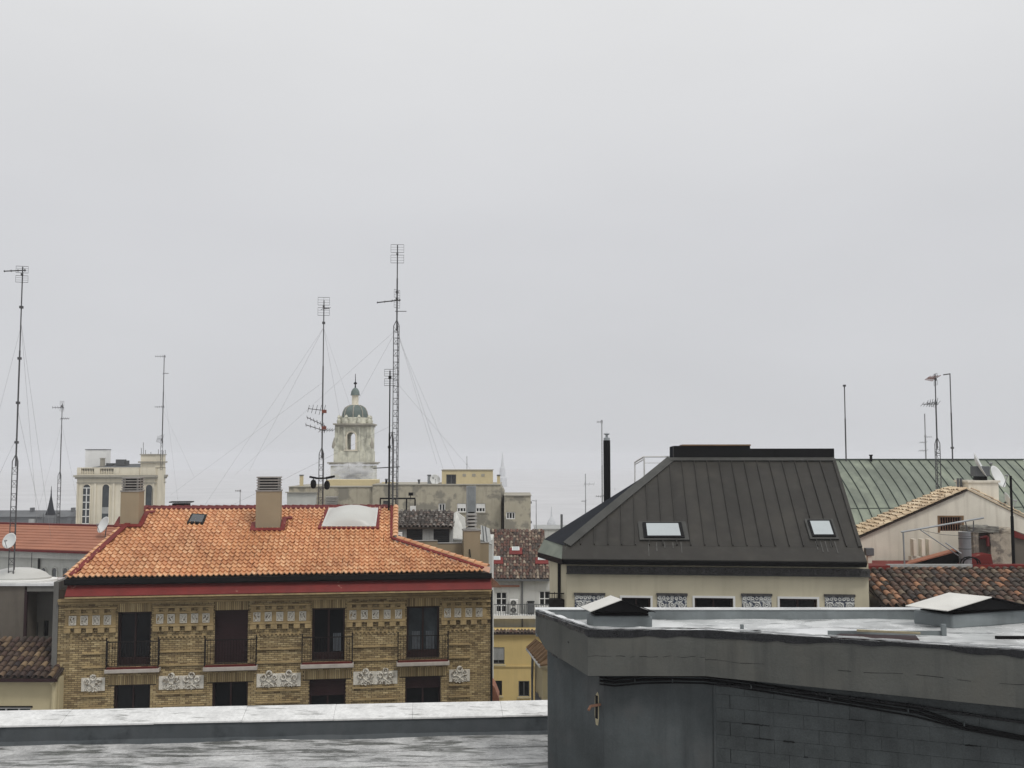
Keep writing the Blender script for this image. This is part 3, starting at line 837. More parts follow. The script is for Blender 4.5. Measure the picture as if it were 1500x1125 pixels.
# rosette panels
def rosette(cx, zc, s):
    m2 = MB()
    for dx, dz in ((0, .30), (-.23, .12), (.23, .12)):
        m2.ring((cx+dx*s, -.085, zc+dz*s), AX, AZ, .105*s, .042*s, 12, 6)
        m2.ring((cx+dx*s, -.075, zc+dz*s), AX, AZ, .025*s, .022*s, 6, 4)
    m2.tube((cx-.15*s, -.07, zc+.03*s), (cx+.15*s, -.07, zc-.2*s), .032*s, 5)
    m2.tube((cx+.15*s, -.07, zc+.03*s), (cx-.15*s, -.07, zc-.2*s), .032*s, 5)
    for dx, dz, q in ((-.26,-.10,.06), (.26,-.10,.06), (-.14,-.24,.06), (.14,-.24,.06), (0,-.16,.07), (-.30,-.22,.045), (.30,-.22,.045), (0,-.27,.05)):
        m2.ring((cx+dx*s, -.065, zc+dz*s), AX, AZ, q*s*.8, .026*s, 7, 4, 5.0, random.uniform(0, 6))
    return m2
for pa, pb, nr, yt, yb, px in ((119.5, 154, 1, 992.5, 1012, 137), (233, 298.5, 2, 989.5, 1009, 265), (376, 440.5, 2, 986, 1005.5, 408), (517.5, 582, 2, 983, 1002, 550), (658, 688, 1, 980.5, 998, 673)):
    xa, xb = BF.x(pa, 1000), BF.x(pb, 1000)
    zt, zbm = BF.z(px, yt), BF.z(px, yb)
    o = ob('rosette_panel', MB().box(xa, xb, -.05, 0.0, zbm, zt), m_plaque, bb)
    for k in range(nr):
        c = xa + (xb-xa)*(k+0.5)/nr if nr == 1 else xa + (xb-xa)*(0.28+0.45*k)
        ob('rosette', rosette(c, (zt+zbm)/2, 1.0), m_carve, o, True)
# french doors, shutters, balconies
m_curt = mk('blue_grey_curtain', (0.075,0.085,0.095), 0.9, 0.3, 4.0)
for i, (x0, x1, z0, z1) in enumerate(doors):
    f = window(bb, x0, x1, z0, z1, 0.26, m_wood, m_glass2 if i == 3 else m_glass, 2, 1, 0.09, shutter=(z0+0.02 if i == 1 else None))
    ob('door_rail', MB().box(x0+.08, x1-.08, 0.19, 0.25, z0+0.02, z0+0.32), m_wood, f)
    if i in (2, 3):
        cu = MB(); hx = (x0+x1)/2
        for a, b in ((x0+.25, hx-.12), (hx+.14, x1-.2)) if i == 3 else ((hx+.2, x1-.16),):
            k = 5
            for j in range(k):
                cu.box(a+(b-a)*j/k, a+(b-a)*(j+.8)/k, 0.245+.006*(j % 2), 0.262, z0+.35, z0+1.15)
        ob('curtain', cu, m_curt, f)
for i, (x0, x1, z0, z1) in enumerate(lows):
    window(bb, x0, x1, z0, z1, 0.28, m_wood, m_glass, 2, 1, 0.08, shutter=(z1-(0.75 if i == 2 else 0.55) if i >= 2 else None))
slabs = [(152.5, 233, 980.5, 986, 193), (297, 376.5, 977, 982.8, 337), (440, 518, 973, 979, 479), (581, 658.5, 970, 975.6, 620)]
for (pa, pb, t, u, px) in slabs:
    yb = -0.42
    xa, xb = BF.x(pa, t, yb), BF.x(pb, t, yb)
    zt, zu = BF.z(px, t, yb), BF.z(px, u, yb)
    bal = ob('balcony', MB().box(xa, xb, yb, -0.004, zu, zt), m_slab, bb, bevel=0.02)
    ob('balcony_floor', MB().box(xa+.05, xb-.05, yb+.04, -0.006, zt+0.002, zt+0.03), m_reddark, bal)
    rl = MB(); hgt = 1.12; zz = zt+0.05
    yr = yb+0.06
    for xx in (xa+.06, xb-.06):
        rl.box(xx-.022, xx+.022, yr-.022, yr+.022, zz, zz+hgt+.09)
        rl.lathe([(0.001, zz+hgt+.20), (.035, zz+hgt+.15), (.02, zz+hgt+.09)], xx, yr, 6)
        for k in range(1, 4): rl.tube((xx, yr + (-.01-yr)*k/4, zz+.08), (xx, yr + (-.01-yr)*k/4, zz+hgt), .009, 4)
        rl.tube((xx, yr, zz+hgt), (xx, -.01, zz+hgt), .018, 5); rl.tube((xx, yr, zz+.08), (xx, -.01, zz+.08), .014, 5)
    rl.box(xa+.06, xb-.06, yr-.02, yr+.02, zz+hgt-.018, zz+hgt+.018)
    rl.box(xa+.06, xb-.06, yr-.012, yr+.012, zz+.07, zz+.095)
    k = int((xb-xa)/.125)
    for j in range(1, k):
        q = xa+.06 + (xb-xa-.12)*j/k
        rl.tube((q, yr, zz+.08), (q, yr, zz+hgt), .0085, 4)
    for j in range(0, k, 2):
        q = xa+.06 + (xb-xa-.12)*(j+.5)/k
        if q < xa+.55 or q > xb-.55: rl.ring((q, yr, zz+.30), AX, AZ, .05, .009, 7, 4); rl.ring((q, yr, zz+.85), AX, AZ, .05, .009, 7, 4)
    ob('railing', rl, m_iron, bal)
# cornice: red sealed slope, black gutter
zc_b = BF.z(400, 869.5, -0.75); zc_t = BF.z(400, 851, -0.30); zg_t = BF.z(400, 844.5, -0.62)
cx0, cx1 = BF.x(95, 865, -.72), BF.x(720.5, 860, -.72); gx0, gx1 = BF.x(93.5, 852, -.62), BF.x(720.5, 843, -.62)
ob('cornice', MB().extr([(cx0, -.72, zc_b), (cx0, -.75, zc_b+.03), (cx0, -.30, zc_t), (cx0, 0.0, zc_t), (cx0, 0.0, zc_b-.02)], (cx1-cx0, 0, 0)), m_red, bb)
ob('cornice_edge', MB().box(cx0, cx1, -.74, -.02, zc_b-.075, zc_b-.006), m_bband, bb)
ob('cornice_return', MB().extr([(W+.02, 0.02, zc_b), (W+.5, .02, zc_b), (W+.5, 0.02, zc_b+.05), (W+.02, 0.02, zc_t)], (0, 5, 0)), m_rust, bb)
mb = MB()
prof = [(-.30, zc_t-.02), (-.55, zc_t-.02), (-.62, zc_t+.05), (-.62, zg_t), (-.60, zg_t), (-.59, zc_t+.08), (-.30, zc_t+.08)]
ob('gutter', MB().extr([(gx0, a, b) for a, b in prof], (gx1-gx0, 0, 0)), m_black, bb)
ob('downpipe', MB().tube((W+.04, -.06, 6), (W+.04, -.06, zc_b-.1), .05, 8), m_black, bb, True)
ob('party_wall_strip', MB().box(-.22, -.005, -.06, 4.0, 0, bz(852, 93)), m_patio2, bb)
# --- roof planes
YE, YR = -0.52, 6.2
ZE = BF.z(400, 843.5, YE); ZRG = BF.z(400, 745.5, YR)
O = Vector((0, YE, ZE)); S = Vector((0, YR-YE, ZRG-ZE)).normalized(); X = Vector((1, 0, 0)); NR = X.cross(S)
def rp(px, py, lift=0.0): return BF.plane(px, py, O + NR*lift, NR)
cL, cRL, cRR, cV, cE = rp(95.5, 848.5), rp(212, 746), rp(578, 744.3), rp(574, 792), rp(716, 836.5)
cL.x = max(cL.x, BF.x(95.5, 849, YE))
deck = [Vector((cL.x, YE, ZE)), Vector((cE.x, YE, ZE)), cV, cRR, cRL]
ob('roof_deck', MB().extr([q - NR*0.01 for q in deck], -NR*0.12), m_under, bb)
poly = [plane_uv(O, X, S, q) for q in deck]
tile_field(bb, O - S*0.05, X, S, poly, 0.2345, 0.356, s_tile(), m_tile_o, m_tile_i, 4)
# other faces of the roof
back = Vector((cRL.x, 12.4, ZE)), Vector((cRR.x, 12.4, ZE))
ob('rear_slope', MB().extr([cRL, cRR, back[1], back[0]], (0, 0, -.1)), m_tile_i, bb)
ob('side_slope', MB().extr([Vector((cL.x, YE, ZE)), cRL, back[0], Vector((cL.x, 12.4, ZE))], (0, 0, -.1)), m_tile_i, bb)
ob('corner_slope', MB().extr([Vector((cE.x, YE, ZE)), cV, Vector((W+.3, cV.y, ZE-.1))], (0, 0, -.1)), m_tile_i, bb)
ob('gable_wall', MB().extr([(cRR.x-.05, cV.y, ZE), (cRR.x-.05, cV.y, cV.z-.12), (cRR.x-.05, YR, ZRG-.12), (cRR.x-.05, 12.2, ZE)], (-.15, 0, 0)), m_beige, bb)
# red flashing and cap tiles
lift = NR*0.15
ob('hip_flashing', bar_strip(Vector((cL.x+.22, YE+.1, ZE)) + lift, cRL + Vector((.12, -.1, 0)) + lift, .24, .05, NR), m_red, bb)
ob('hip_flashing', bar_strip(cE + Vector((-.25, .06, 0)) + lift*.9, cV + Vector((0, -.08, 0)) + lift*.9, .16, .05, NR), m_red, bb)
ob('verge_flashing', bar_strip(cV + lift*.9 + Vector((-.02, 0, 0)), cRR + lift*.9 + Vector((-.14, 0, 0)), .13, .06, NR), m_red, bb)
ob('ridge_flashing', bar_strip(cRL + lift*.45 + Vector((-.05, -.02, -.02)), cRR + lift*.45 + Vector((0, -.02, -.02)), .34, .07, NR), m_reddark, bb)
cap_line(bb, Vector((cL.x-.02, YE+.1, ZE)) + lift*.4, cRL + lift*.4 + Vector((-.1, 0, 0)), m_tile_o, 'hip_tile', 0.36, .12)
cap_line(bb, cE + lift + Vector((-.02, .12, .02)), cV + lift + Vector((.1, .10, .02)), m_tile_o, 'hip_tile', 0.36, .14)
cap_line(bb, cV + lift + Vector((.16, 0, -.02)), cRR + lift + Vector((.06, 0, 0)), m_tile_o, 'verge_tile', 0.36, .15)
cap_line(bb, cRL + lift*.5 + Vector((0, .12, .0)), cRR + lift*.5 + Vector((0, .12, .0)), m_reddark, 'ridge_tile', 0.38, .10)
# chimneys
def chimney(pxa, pxb, pyb, pyt, pyc, depth, lab, rnd=False, yfix=None):
    c = rp((pxa+pxb)/2, pyb)
    y = c.y if yfix is None else yfix
    xa, xb = BF.x(pxa, pyb, y), BF.x(pxb, pyb, y)
    zt, zc = BF.z((pxa+pxb)/2, pyt, y), BF.z((pxa+pxb)/2, pyc, y)
    o = ob('chimney', MB().box(xa, xb, y, y+depth, ZE, zt), m_beige, bb)
    o['label'] = lab
    ob('chimney_cap', MB().box(xa-.03, xb+.03, y-.03, y+depth+.03, zt+.002, zt+.07), m_concap, o)
    z = zt + .072; nn = 5; st = (zc - z)/nn
    if not rnd:
        ob('flue_core', MB().box(xa+.16, xb-.16, y+.16, y+depth-.16, z, zc-.04), m_black, o)
        k = MB()
        for u in (xa+.06, xb-.14):
            for v in (y+.06, y+depth-.14): k.box(u, u+.08, v, v+.08, z, zc-.03)
        ob('corner_post', k, m_concap, o)
        for j in range(nn):
            a = z + st*j + st*.35
            sl = MB(); e = .02 + .004*j
            sl.extr([(xa-e+.04, y-e+.04, a), (xb+e-.04, y-e+.04, a), (xb+e-.04, y+depth+e-.04, a), (xa-e+.04, y+depth+e-.04, a)], (0, 0, st*.42))
            ob('slat', sl, m_concap, o)
    else:
        cx, cy = (xa+xb)/2, y+depth/2
        ob('flue_core', MB().lathe([(.17, z), (.17, zc)], cx, cy, 12), m_black, o, True)
        for j in range(nn):
            a = z + st*j
            ob('slat', MB().lathe([(.29, a), (.30, a+st*.1), (.25, a+st*.62), (.2, a+st*.66)], cx, cy, 16), m_concap, o, True)
    return o, xa, xb, y
for (pa, pb, b_, t_, c_, dep, lab) in ((175.5, 202.5, 773, 720.5, 698.5, 1.15, 'beige chimney with louvred cap near the left hip'), (374, 410, 778.5, 720, 697.5, 0.9, 'beige chimney with louvred cap in the middle of the ridge')):
    o, xa, xb, y = chimney(pa, pb, b_, t_, c_, dep, lab)
    fl = MB()
    q0 = Vector((xa-.16, y-.22, 0)); 
    def onr(x_, y_, l_=.15): return Vector((x_, y_, ZE + (y_-YE)*S.z/S.y)) + NR*l_
    fl = bar_strip(onr(xa-.2, y-.12), onr(xb+.2, y-.12), .26, .05, NR)
    f2 = bar_strip(onr(xb+.13, y-.1), onr(xb+.13, y+dep+.2), .22, .055, NR); fl.add(f2.v, f2.f)
    f2 = bar_strip(onr(xa-.13, y-.1), onr(xa-.13, y+dep*.7), .2, .055, NR); fl.add(f2.v, f2.f)
    f2 = bar_strip(onr(xb+.1, y+dep+.15), onr(xb+.5, y+dep+.22), .22, .057, NR); fl.add(f2.v, f2.f)
    ob('chimney_flashing', fl, m_red, o)
# terrace wall behind the hip, third chimney
YT = 4.6
xa, xm, xb = BF.x(577, 800, YT), BF.x(641, 800, YT), BF.x(716, 810, YT)
tw = ob('terrace_wall', MB().box(xa, xm, YT, YT+.25, ZE-1, BF.z(610, 793, YT)).box(xm, xb, YT, YT+.25, ZE-1, BF.z(680, 796, YT)), m_beige, bb)
ob('terrace_coping', MB().box(xa, xm, YT-.03, YT+.28, BF.z(610, 792.9, YT), BF.z(610, 791.9, YT)).box(xm+.01, xb+.02, YT-.03, YT+.28, BF.z(680, 795.9, YT), BF.z(680, 794.9, YT)), m_concap, tw)
chimney(679.5, 703.5, 830, 778, 750.5, 0.8, 'beige chimney with round ribbed cowl by the right hip', True, YT-0.85)
q = BF.p(690.5, 760, YT+.5)
duct = MB().box(BF.x(684, 730, YT+.6), BF.x(697, 730, YT+.6), YT+.55, YT+.9, BF.z(690, 770, YT+.6), BF.z(690, 712, YT+.6))
o = ob('metal_duct', duct, m_galv, bb)
for k in range(1, 5):
    u = BF.x(684, 730, YT+.6) + (BF.x(697, 730, YT+.6)-BF.x(684, 730, YT+.6))*k/5
    ob('duct_rib', MB().box(u-.008, u+.008, YT+.53, YT+.548, BF.z(690, 770, YT+.6), BF.z(690, 712.5, YT+.6)), m_galv, o)
yq = YT-.06
ob('black_pipe', MB().path([BF.p(678, 793, yq), BF.p(681, 803, yq), BF.p(684, 818, yq), BF.p(684, 828, yq)], .045, 7).path([BF.p(682, 796, yq-.1), BF.p(688, 806, yq-.85), BF.p(689, 816, yq-.85)], .03, 6), m_black, bb, True)
# little skylight, vent lid behind the ridge, white dome skylight
def on_roof_quad(pts, l): return [rp(x_, y_, l) for x_, y_ in pts]
q = on_roof_quad([(274, 768.5), (298, 769.5), (303, 756.5), (281, 755)], .06)
sk = ob('skylight', MB().extr(q, NR*.12), m_black, bb)
c = sum(q, Vector())/4
ob('pane', MB().extr([c + (v-c)*.78 + NR*.121 for v in q], NR*.01), m_glass2, sk)
yv = YR+.5
v = ob('ridge_vent', MB().box(BF.x(252, 742, yv), BF.x(276, 742, yv), yv, yv+.6, ZRG-.5, BF.z(264, 737.5, yv)), m_black, bb)
ob('vent_lid', MB().box(BF.x(248, 736, yv), BF.x(281, 736, yv), yv-.1, yv+.7, BF.z(264, 736.3, yv), BF.z(264, 734.8, yv)), m_black, v)
q = on_roof_quad([(471, 774), (550.5, 774), (554, 747), (482, 747)], .07)
fq = ob('dome_skylight', MB().extr(q, NR*.13), m_acryl, bb)
c = sum(q, Vector())/4
ob('skylight_flashing', MB().extr([c + (v-c)*1.13 - NR*.0 for v in q], NR*.09), m_red, fq)
mb = MB(); vs = []; GN = 16
for j in range(GN+1):
    for i in range(GN+1):
        u, v = i/GN, j/GN
        a = q[0].lerp(q[1], u); b = q[3].lerp(q[2], u)
        uu, vv = 2*u-1, 2*v-1
        h = max(0, 1-uu*uu)**.9 * max(0, 1-vv**4)**.8
        vs.append(c + (a.lerp(b, v)-c)*.97 + NR*(.105 + .42*h))
ob('acrylic_dome', mb.add(vs, [(j*(GN+1)+i, j*(GN+1)+i+1, (j+1)*(GN+1)+i+1, (j+1)*(GN+1)+i) for j in range(GN) for i in range(GN)]), m_acryl, fq, True)

# ================================================================== CREAM BUILDING WITH DARK SEAMED ROOF
DF = Frame(at(829, HORIZON, 36.0), at(1268, HORIZON, 35.0))
db = thing('mansard_building', 'cream building with dark standing seam metal roof and two skylights', 'building', DF)
DW = DF.w
def dz(py, px=1050, y=0.0): return DF.z(px, py, y)
wins = []
for a, b, t in ((911, 953, 877), (1017.5, 1074, 876), (1142, 1197, 875.5)):
    wins.append((DF.x(a, 885), DF.x(b, 885), dz(t)-1.7, dz(t)))
zwt = dz(841)
ob('wall', MB().body(0, DW, 0, 11, 0, zwt+.4, wins, .25), m_cream, db)
chx, chy = DF.x(805, 860, 1.3), 1.3         # chamfered left corner
ob('corner_wall', MB().extr([(-.002, 0.004, 0), (chx, chy, 0), (chx+2.9, 11, 0), (chx+3.2, 11, 0)], (0, 0, zwt+.4)), m_cream, db)
for x0, x1, z0, z1 in wins:
    fr = MB(); t = .07
    fr.box(x0-t, x0, -.03, .05, z0, z1+t); fr.box(x1, x1+t, -.03, .05, z0, z1+t); fr.box(x0, x1, -.03, .05, z1, z1+t)
    f = window(db, x0, x1, z0, z1, .22, m_wood, m_glass, 2, 2, .07)
    ob('surround', fr, m_whitefr, f)
for a, b, t in ((842, 885.5, 872), (963, 1006, 871), (1087, 1130, 870), (1208.5, 1251.5, 869.5)):
    x0, x1, z1 = DF.x(a, 885), DF.x(b, 885), dz(t); z0 = z1-1.15; w = x1-x0
    p = ob('tile_panel', MB().box(x0, x1, -.03, 0, z0, z1), m_azul, db)
    ob('panel_cornice', MB().box(x0-.03, x1+.03, -.07, -.002, z1-.05, z1+.03), m_frieze, p)
    rel = MB()
    for k in range(7):
        c = x0 + w*(k+.5)/7
        rel.ring((c, -.035, z1-.14), AX, AZ, .045, .018, 7, 4)
    for k in range(3):
        c = x0 + w*(k+.5)/3
        rel.ring((c, -.035, z1-.37), AX, AZ, .11, .026, 10, 4, 4.9, random.uniform(0, 6))
        rel.ring((c, -.035, z1-.37), AX, AZ, .045, .02, 8, 4)
        rel.ring((c+.1, -.035, z1-.66), AX, AZ, .12, .026, 10, 4, 4.4, random.uniform(0, 6))
        rel.tube((c-.12, -.035, z1-.5), (c+.13, -.035, z1-.55), .02, 4)
        rel.tube((c-.14, -.035, z1-.25), (c-.02, -.035, z1-.3), .018, 4)
    ob('scroll_relief', rel, m_azul2, p, True)
# frieze, gutter and eave
ZG0, ZG1 = dz(830, 1050, -.45), dz(817, 1050, -.5)
mb = MB()
ob('frieze', MB().box(.02, DW+.02, -.12, 0, dz(841), dz(831)), m_frieze, db)
for k in range(46):
    q = .1 + (DW-.1)*k/46
    mb.ring((q+.1, -.125, dz(836)), AX, AZ, .06, .018, 7, 4, 4.7, 1.5*k)
ob('frieze_relief', mb, m_zincl, db, True, 'stuff')
ob('frieze_moulding', MB().box(0, DW+.05, -.2, -.002, dz(842.4), dz(841.1)), m_zincl, db)
ex0 = DF.x(823, 815, -.5); ex1 = DF.x(1270, 815, -.5)
ob('gutter', MB().extr([(ex0, -.14, ZG0+.03), (ex0, -.40, ZG0+.02), (ex0, -.52, ZG0+.16), (ex0, -.52, ZG0+.19), (ex0, -.14, ZG0+.19)], (ex1-ex0, 0, 0)), m_black, db)
ob('eave_apron', MB().extr([(ex0, -.50, ZG0+.194), (ex0, -.50, ZG0+.22), (ex0, 0.12, ZG1+.33), (ex0, 0.12, ZG0+.194)], (ex1-ex0, 0, 0)), m_zinc, db)
# roof plane
RB = Vector((0, .12, ZG1+.33)); YTOP = 4.5
ZTOP = DF.z(1100, 673, YTOP)
DS = Vector((0, YTOP-.12, ZTOP-RB.z)).normalized(); DN = Vector((1, 0, 0)).cross(DS)
def dp(px, py, l=0.0): return DF.plane(px, py, RB + DN*l, DN)
eL, eR, tL, tR = dp(830, 808), dp(1266.5, 808), dp(983, 673), dp(1222, 673)
eL = Vector((ex0+.15, .12, RB.z)); eR = Vector((ex1-.04, .12, RB.z))
nP = 21
bot = [eL.x + (eR.x-eL.x)*k/nP for k in range(nP+1)]
pw = (eR.x-eL.x)/nP
tlx, trx = tL.x, tR.x
SL = (Vector((0, YTOP, ZTOP))-Vector((0, .12, RB.z))).length
def hipS(x): return SL*min(1, max(0, (x-eL.x)/(tlx-eL.x)))      # slope length available under the left hip
def rightX(s): return eR.x + (trx-eR.x)*s/SL
def rpt(x, s, l=0.0): return Vector((x, .12, RB.z)) + DS*s + DN*l
k = 0; x = eL.x
while x < eR.x-.02:
    x2 = min(x+pw, eR.x)
    s1, s2 = hipS(x), hipS(x2)
    if x2 > trx: # clipped at right edge
        pass
    def cl(x_, s_): return rpt(min(x_, rightX(s_)), s_, l)
    l = random.uniform(0, .006)
    pts = [cl(x, 0.0), cl(x2, 0.0), cl(x2, s2), cl(x, s1)] if s1 > .01 else [cl(x, 0), cl(x2, 0), cl(x2, s2)]
    ob('roof_panel', MB().extr(pts, -DN*.03), m_zinc, db)
    if s1 > .05:
        a, b = cl(x, 0.02), cl(x, s1)
        ob('seam', bar_strip(a + DN*.0, b, .028, .055, DN), m_zinc, db)
    x = x2
# ridge, hips, side slopes
hipA, hipB = rpt(eL.x, 0, .01), rpt(tlx, SL, .01)
ob('hip_strip', bar_strip(hipA + Vector((-.0, -.02, 0)), hipB, .34, .05, DN), m_zincl, db)
ob('verge_strip', bar_strip(rpt(eR.x-.03, 0, .0), rpt(trx-.03, SL, .0), .12, .06, DN), m_zinc, db)
ob('top_flashing', bar_strip(rpt(tlx-.05, SL-.06, .0), rpt(trx, SL-.06, .0), .2, .07, DN), m_zincl, db)
cB0 = DF.p(792, 819.5, 2.3); cB1 = DF.p(948, 712, 6.2)
cT = Vector((tlx, YTOP, ZTOP))
c_e = Vector((cB0.x+.12, 2.4, RB.z+.02))
ob('corner_slope', MB().extr([hipA + Vector((-.1, .02, -.01)), hipB + Vector((0, .0, -.01)), cB1, c_e], (0.05, .05, -.04)), m_zincd, db)  # same metal as the front slope, its shade put into a blue-black colour
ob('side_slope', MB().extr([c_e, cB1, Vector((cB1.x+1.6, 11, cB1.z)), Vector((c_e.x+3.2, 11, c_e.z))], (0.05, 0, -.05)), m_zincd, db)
ob('corner_gutter', MB().extr([(ex0, -.5, ZG0+.02), (ex0+.1, -.14, ZG0+.02), (cB0.x+.15, 2.3, ZG0+.02), (cB0.x-.1, 2.1, ZG0+.02)], (0, 0, .17)), m_black, db)
ob('corner_apron', MB().add([(ex0, -.5, ZG0+.21), (cB0.x-.1, 2.1, ZG0+.21), (c_e.x, c_e.y, c_e.z), (ex0+.15, .12, ZG1+.34)], [(0, 3, 2, 1)]), m_copper, db)
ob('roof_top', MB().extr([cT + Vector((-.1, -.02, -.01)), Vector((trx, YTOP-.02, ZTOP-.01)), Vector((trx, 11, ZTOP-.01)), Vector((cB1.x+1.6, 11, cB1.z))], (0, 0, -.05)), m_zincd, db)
ob('gable_end', MB().extr([(DW-.02, .1, zwt+.38), (eR.x-.06, .16, RB.z-.05), (trx-.06, YTOP, ZTOP-.06), (trx-.06, 11, ZTOP-.06), (DW-.02, 11, zwt+.38)], (-.1, 0, 0)), m_cream, db)
# parapet boxes on top
yb = YTOP+.05
ob('top_parapet', MB().box(DF.x(1099, 665, yb), DF.x(1222, 665, yb), yb, yb+.5, ZTOP-.15, DF.z(1150, 657, yb)), m_black, db)
bxo = ob('roof_box', MB().box(DF.x(981, 665, yb)+.62*.26, DF.x(1099, 665, yb), yb, yb+1.9, ZTOP-.15, DF.z(1050, 653, yb)), m_black, db)
ob('box_side', MB().extr([(DF.x(1001, 665, yb), yb-.002, ZTOP-.2), (DF.x(1001, 665, yb), yb-.002, DF.z(1050, 653.2, yb)), (DF.x(981, 665, yb+.9), yb+.9, DF.z(1050, 654.5, yb+.9)), (DF.x(981, 690, yb+.9), yb+.9, ZTOP-.7)], (.2, .1, 0)), m_zincd, bxo)
ob('box_lid', MB().box(DF.x(1000, 665, yb), DF.x(1100, 665, yb), yb-.04, yb+1.95, DF.z(1050, 652.9, yb), DF.z(1050, 651, yb)), m_brown, bxo)
# skylights in the roof
m_drip = mk('lime_drip', (0.085,0.083,0.078), 0.8, 0.3, 6.0)
for q in ([(943.5, 789.5), (1003, 789.5), (998, 767.5), (941, 767.5)], [(1190, 788), (1224.5, 788), (1216.5, 764), (1182.5, 764)]):
    pts = [dp(a, b, .02) for a, b in q]
    c = sum(pts, Vector())/4
    s = ob('skylight', MB().extr(pts, DN*.09), m_black, db)
    ob('skylight_flashing', MB().extr([c + (v-c)*1.22 for v in pts], DN*.045), m_zincl, s)
    ob('pane', MB().extr([c + (v-c)*.82 + DN*.091 for v in pts], DN*.008), m_skyglass, s)
    drip = MB()
    for k in range(5):
        f = (k+.5)/5
        b = pts[0].lerp(pts[1], f) - DS*.17
        if random.random() < .8: drip.add(bar_strip(b+DN*-.008, b - DS*random.uniform(.3, .75)+DN*-.008, .03, .006, DN).v, bar_strip((0,0,0), (0,1,0), 1, 1).f)
    ob('pale_drip', drip, m_drip, s)
# black flue, white rail, downpipe, iron balcony
c = DF.p(889.5, 752, 4.0)
fl = ob('flue_pipe', MB().lathe([(.135, c.z-.6), (.135, DF.z(889, 645, 4.0))], c.x, 4.0, 16), m_black, db, True)
zt = DF.z(889, 645, 4.0)
ob('flue_cap', MB().lathe([(.12, zt+.005), (.12, zt+.09), (.05, zt+.12), (.05, zt+.2), (.12, zt+.24), (.12, zt+.26), (.02, zt+.29)], c.x, 4.0, 12), m_galv, fl, True)
rl = MB()
a, b, d, e = DF.p(930, 714, 7.4), DF.p(930, 677, 7.4), DF.p(943.5, 669, 5.6), DF.p(944, 712, 5.6)
f = DF.p(982, 669, 5.6)
rl.tube(a, b, .03); rl.tube(b, d, .035); rl.tube(d, e, .035); rl.tube(d, f, .035); rl.tube(d+Vector((0,0,-.25)), f+Vector((0,0,-.25)), .015); rl.tube(b+Vector((0,0,-.1)), d+Vector((0,0,-.1)), .02)
ob('roof_rail', rl, m_whitefr, db)
x = DF.x(819.5, 850, .55)
ob('downpipe', MB().tube((x, .45, 8), (x, .45, ZG0), .06, 8), m_black, db, True)
bl = MB()
xx, yy = DF.x(815, 880, .5), .5
for k in range(8):
    q = DF.x(806, 880, .5) + k*.085
    bl.box(q-.01, q+.01, .18, .2, dz(893)-.5, dz(871+2*(k % 2)))
bl.box(DF.x(805, 880, .5), DF.x(829, 880, .5), .17, .21, dz(874), dz(872.5)); bl.box(DF.x(805, 880, .5), DF.x(829, 880, .5), .14, .5, dz(900), dz(882))
ob('iron_balcony', bl, m_iron, db)

# ================================================================== GREEN COPPER ROOF
a = at(1205, HORIZON, 57.0); 
GF = Frame((a.x, 57.0), ang=R(9))
gr = thing('copper_roof_building', 'long building with curved green copper roof on the right', 'building', GF)
gl = 15.5
ztop = GF.z(1350, 673.2, 4.6)
prof = []
for k in range(11):
    t = k/10
    prof.append((4.6*t**1.55, ztop-4.6+4.6*t))
prof[-1] = (4.6, ztop)
ob('wall', MB().body(0, gl, .25, 9, 0, ztop-4.55), m_cream, gr)
nP = 24; pw = gl/nP
pm = MB()
vs = []
for y, z in prof: vs += [(0, y, z), (pw-.01, y, z)]
n0 = len(vs)
for y, z in prof: vs += [(0, y+.05, z-.04), (pw-.01, y+.05, z-.04)]
m2 = len(prof)
fs = [(2*k, 2*k+1, 2*k+3, 2*k+2) for k in range(m2-1)]
pme = mesh('copper_panel', MB().add(vs, fs), m_copper, True)
sv = []
for k, (y, z) in enumerate(prof):
    y0, z0 = prof[max(0, k-1)]; y1, z1 = prof[min(m2-1, k+1)]
    t = Vector((0, y1-y0, z1-z0)).normalized(); nn = Vector((0, -t.z, t.y))
    c = Vector((0, y, z))
    for w_, h_ in ((-.020, 0), (-.020, .05), (.020, .05), (.020, 0)): sv.append(c + Vector((w_, 0, 0)) + nn*h_)
sme = mesh('seam', MB().add(sv, [(4*k+j, 4*k+(j+1) % 4, 4*k+4+(j+1) % 4, 4*k+4+j) for k in range(m2-1) for j in range(4)]), m_copperd)
for k in range(nP):
    inst('copper_panel', pme, gr, Matrix.Translation((k*pw+.005, random.uniform(0, .006), 0)))
    inst('seam', sme, gr, Matrix.Translation((k*pw, 0, 0)))
ob('ridge_cap', MB().box(-.1, gl+.1, 4.5, 5.0, ztop-.02, ztop+.05), m_copperd, gr)
ob('rear_slope', MB().extr([(0, 4.9, ztop-.03), (gl, 4.9, ztop-.03), (gl, 9.2, ztop-4.6), (0, 9.2, ztop-4.6)], (0, 0, -.06)), m_copper, gr)
q = GF.p(1276, 676, 4.4)
ob('ridge_vent', MB().lathe([(.08, ztop-.1), (.08, ztop+.22), (.12, ztop+.24), (.12, ztop+.3)], q.x, 4.4, 8), m_black, gr)
for k in range(3):
    y, z = prof[2+k] ; 
ob('lap_joint', MB().box(0.02, gl, prof[4][0]-.03, prof[4][0]-.012, prof[4][1]-.02, prof[4][1]+.02), m_copperd, gr)

# ================================================================== PALE GABLE HOUSE ON THE RIGHT
PF = flat(41.5, 1258)
ph = thing('gable_house', 'pale rendered gable house with sandy tiles in front of the copper roof', 'house', PF)
eLx, pk_, eRx = PF.p(1259, 786), PF.p(1416, 717.5), PF.p(1572, 794)
wx = (PF.x(1376.5, 768), PF.x(1409, 768), PF.z(1390, 778), PF.z(1390, 757.5))
zl = wx[2]-.3
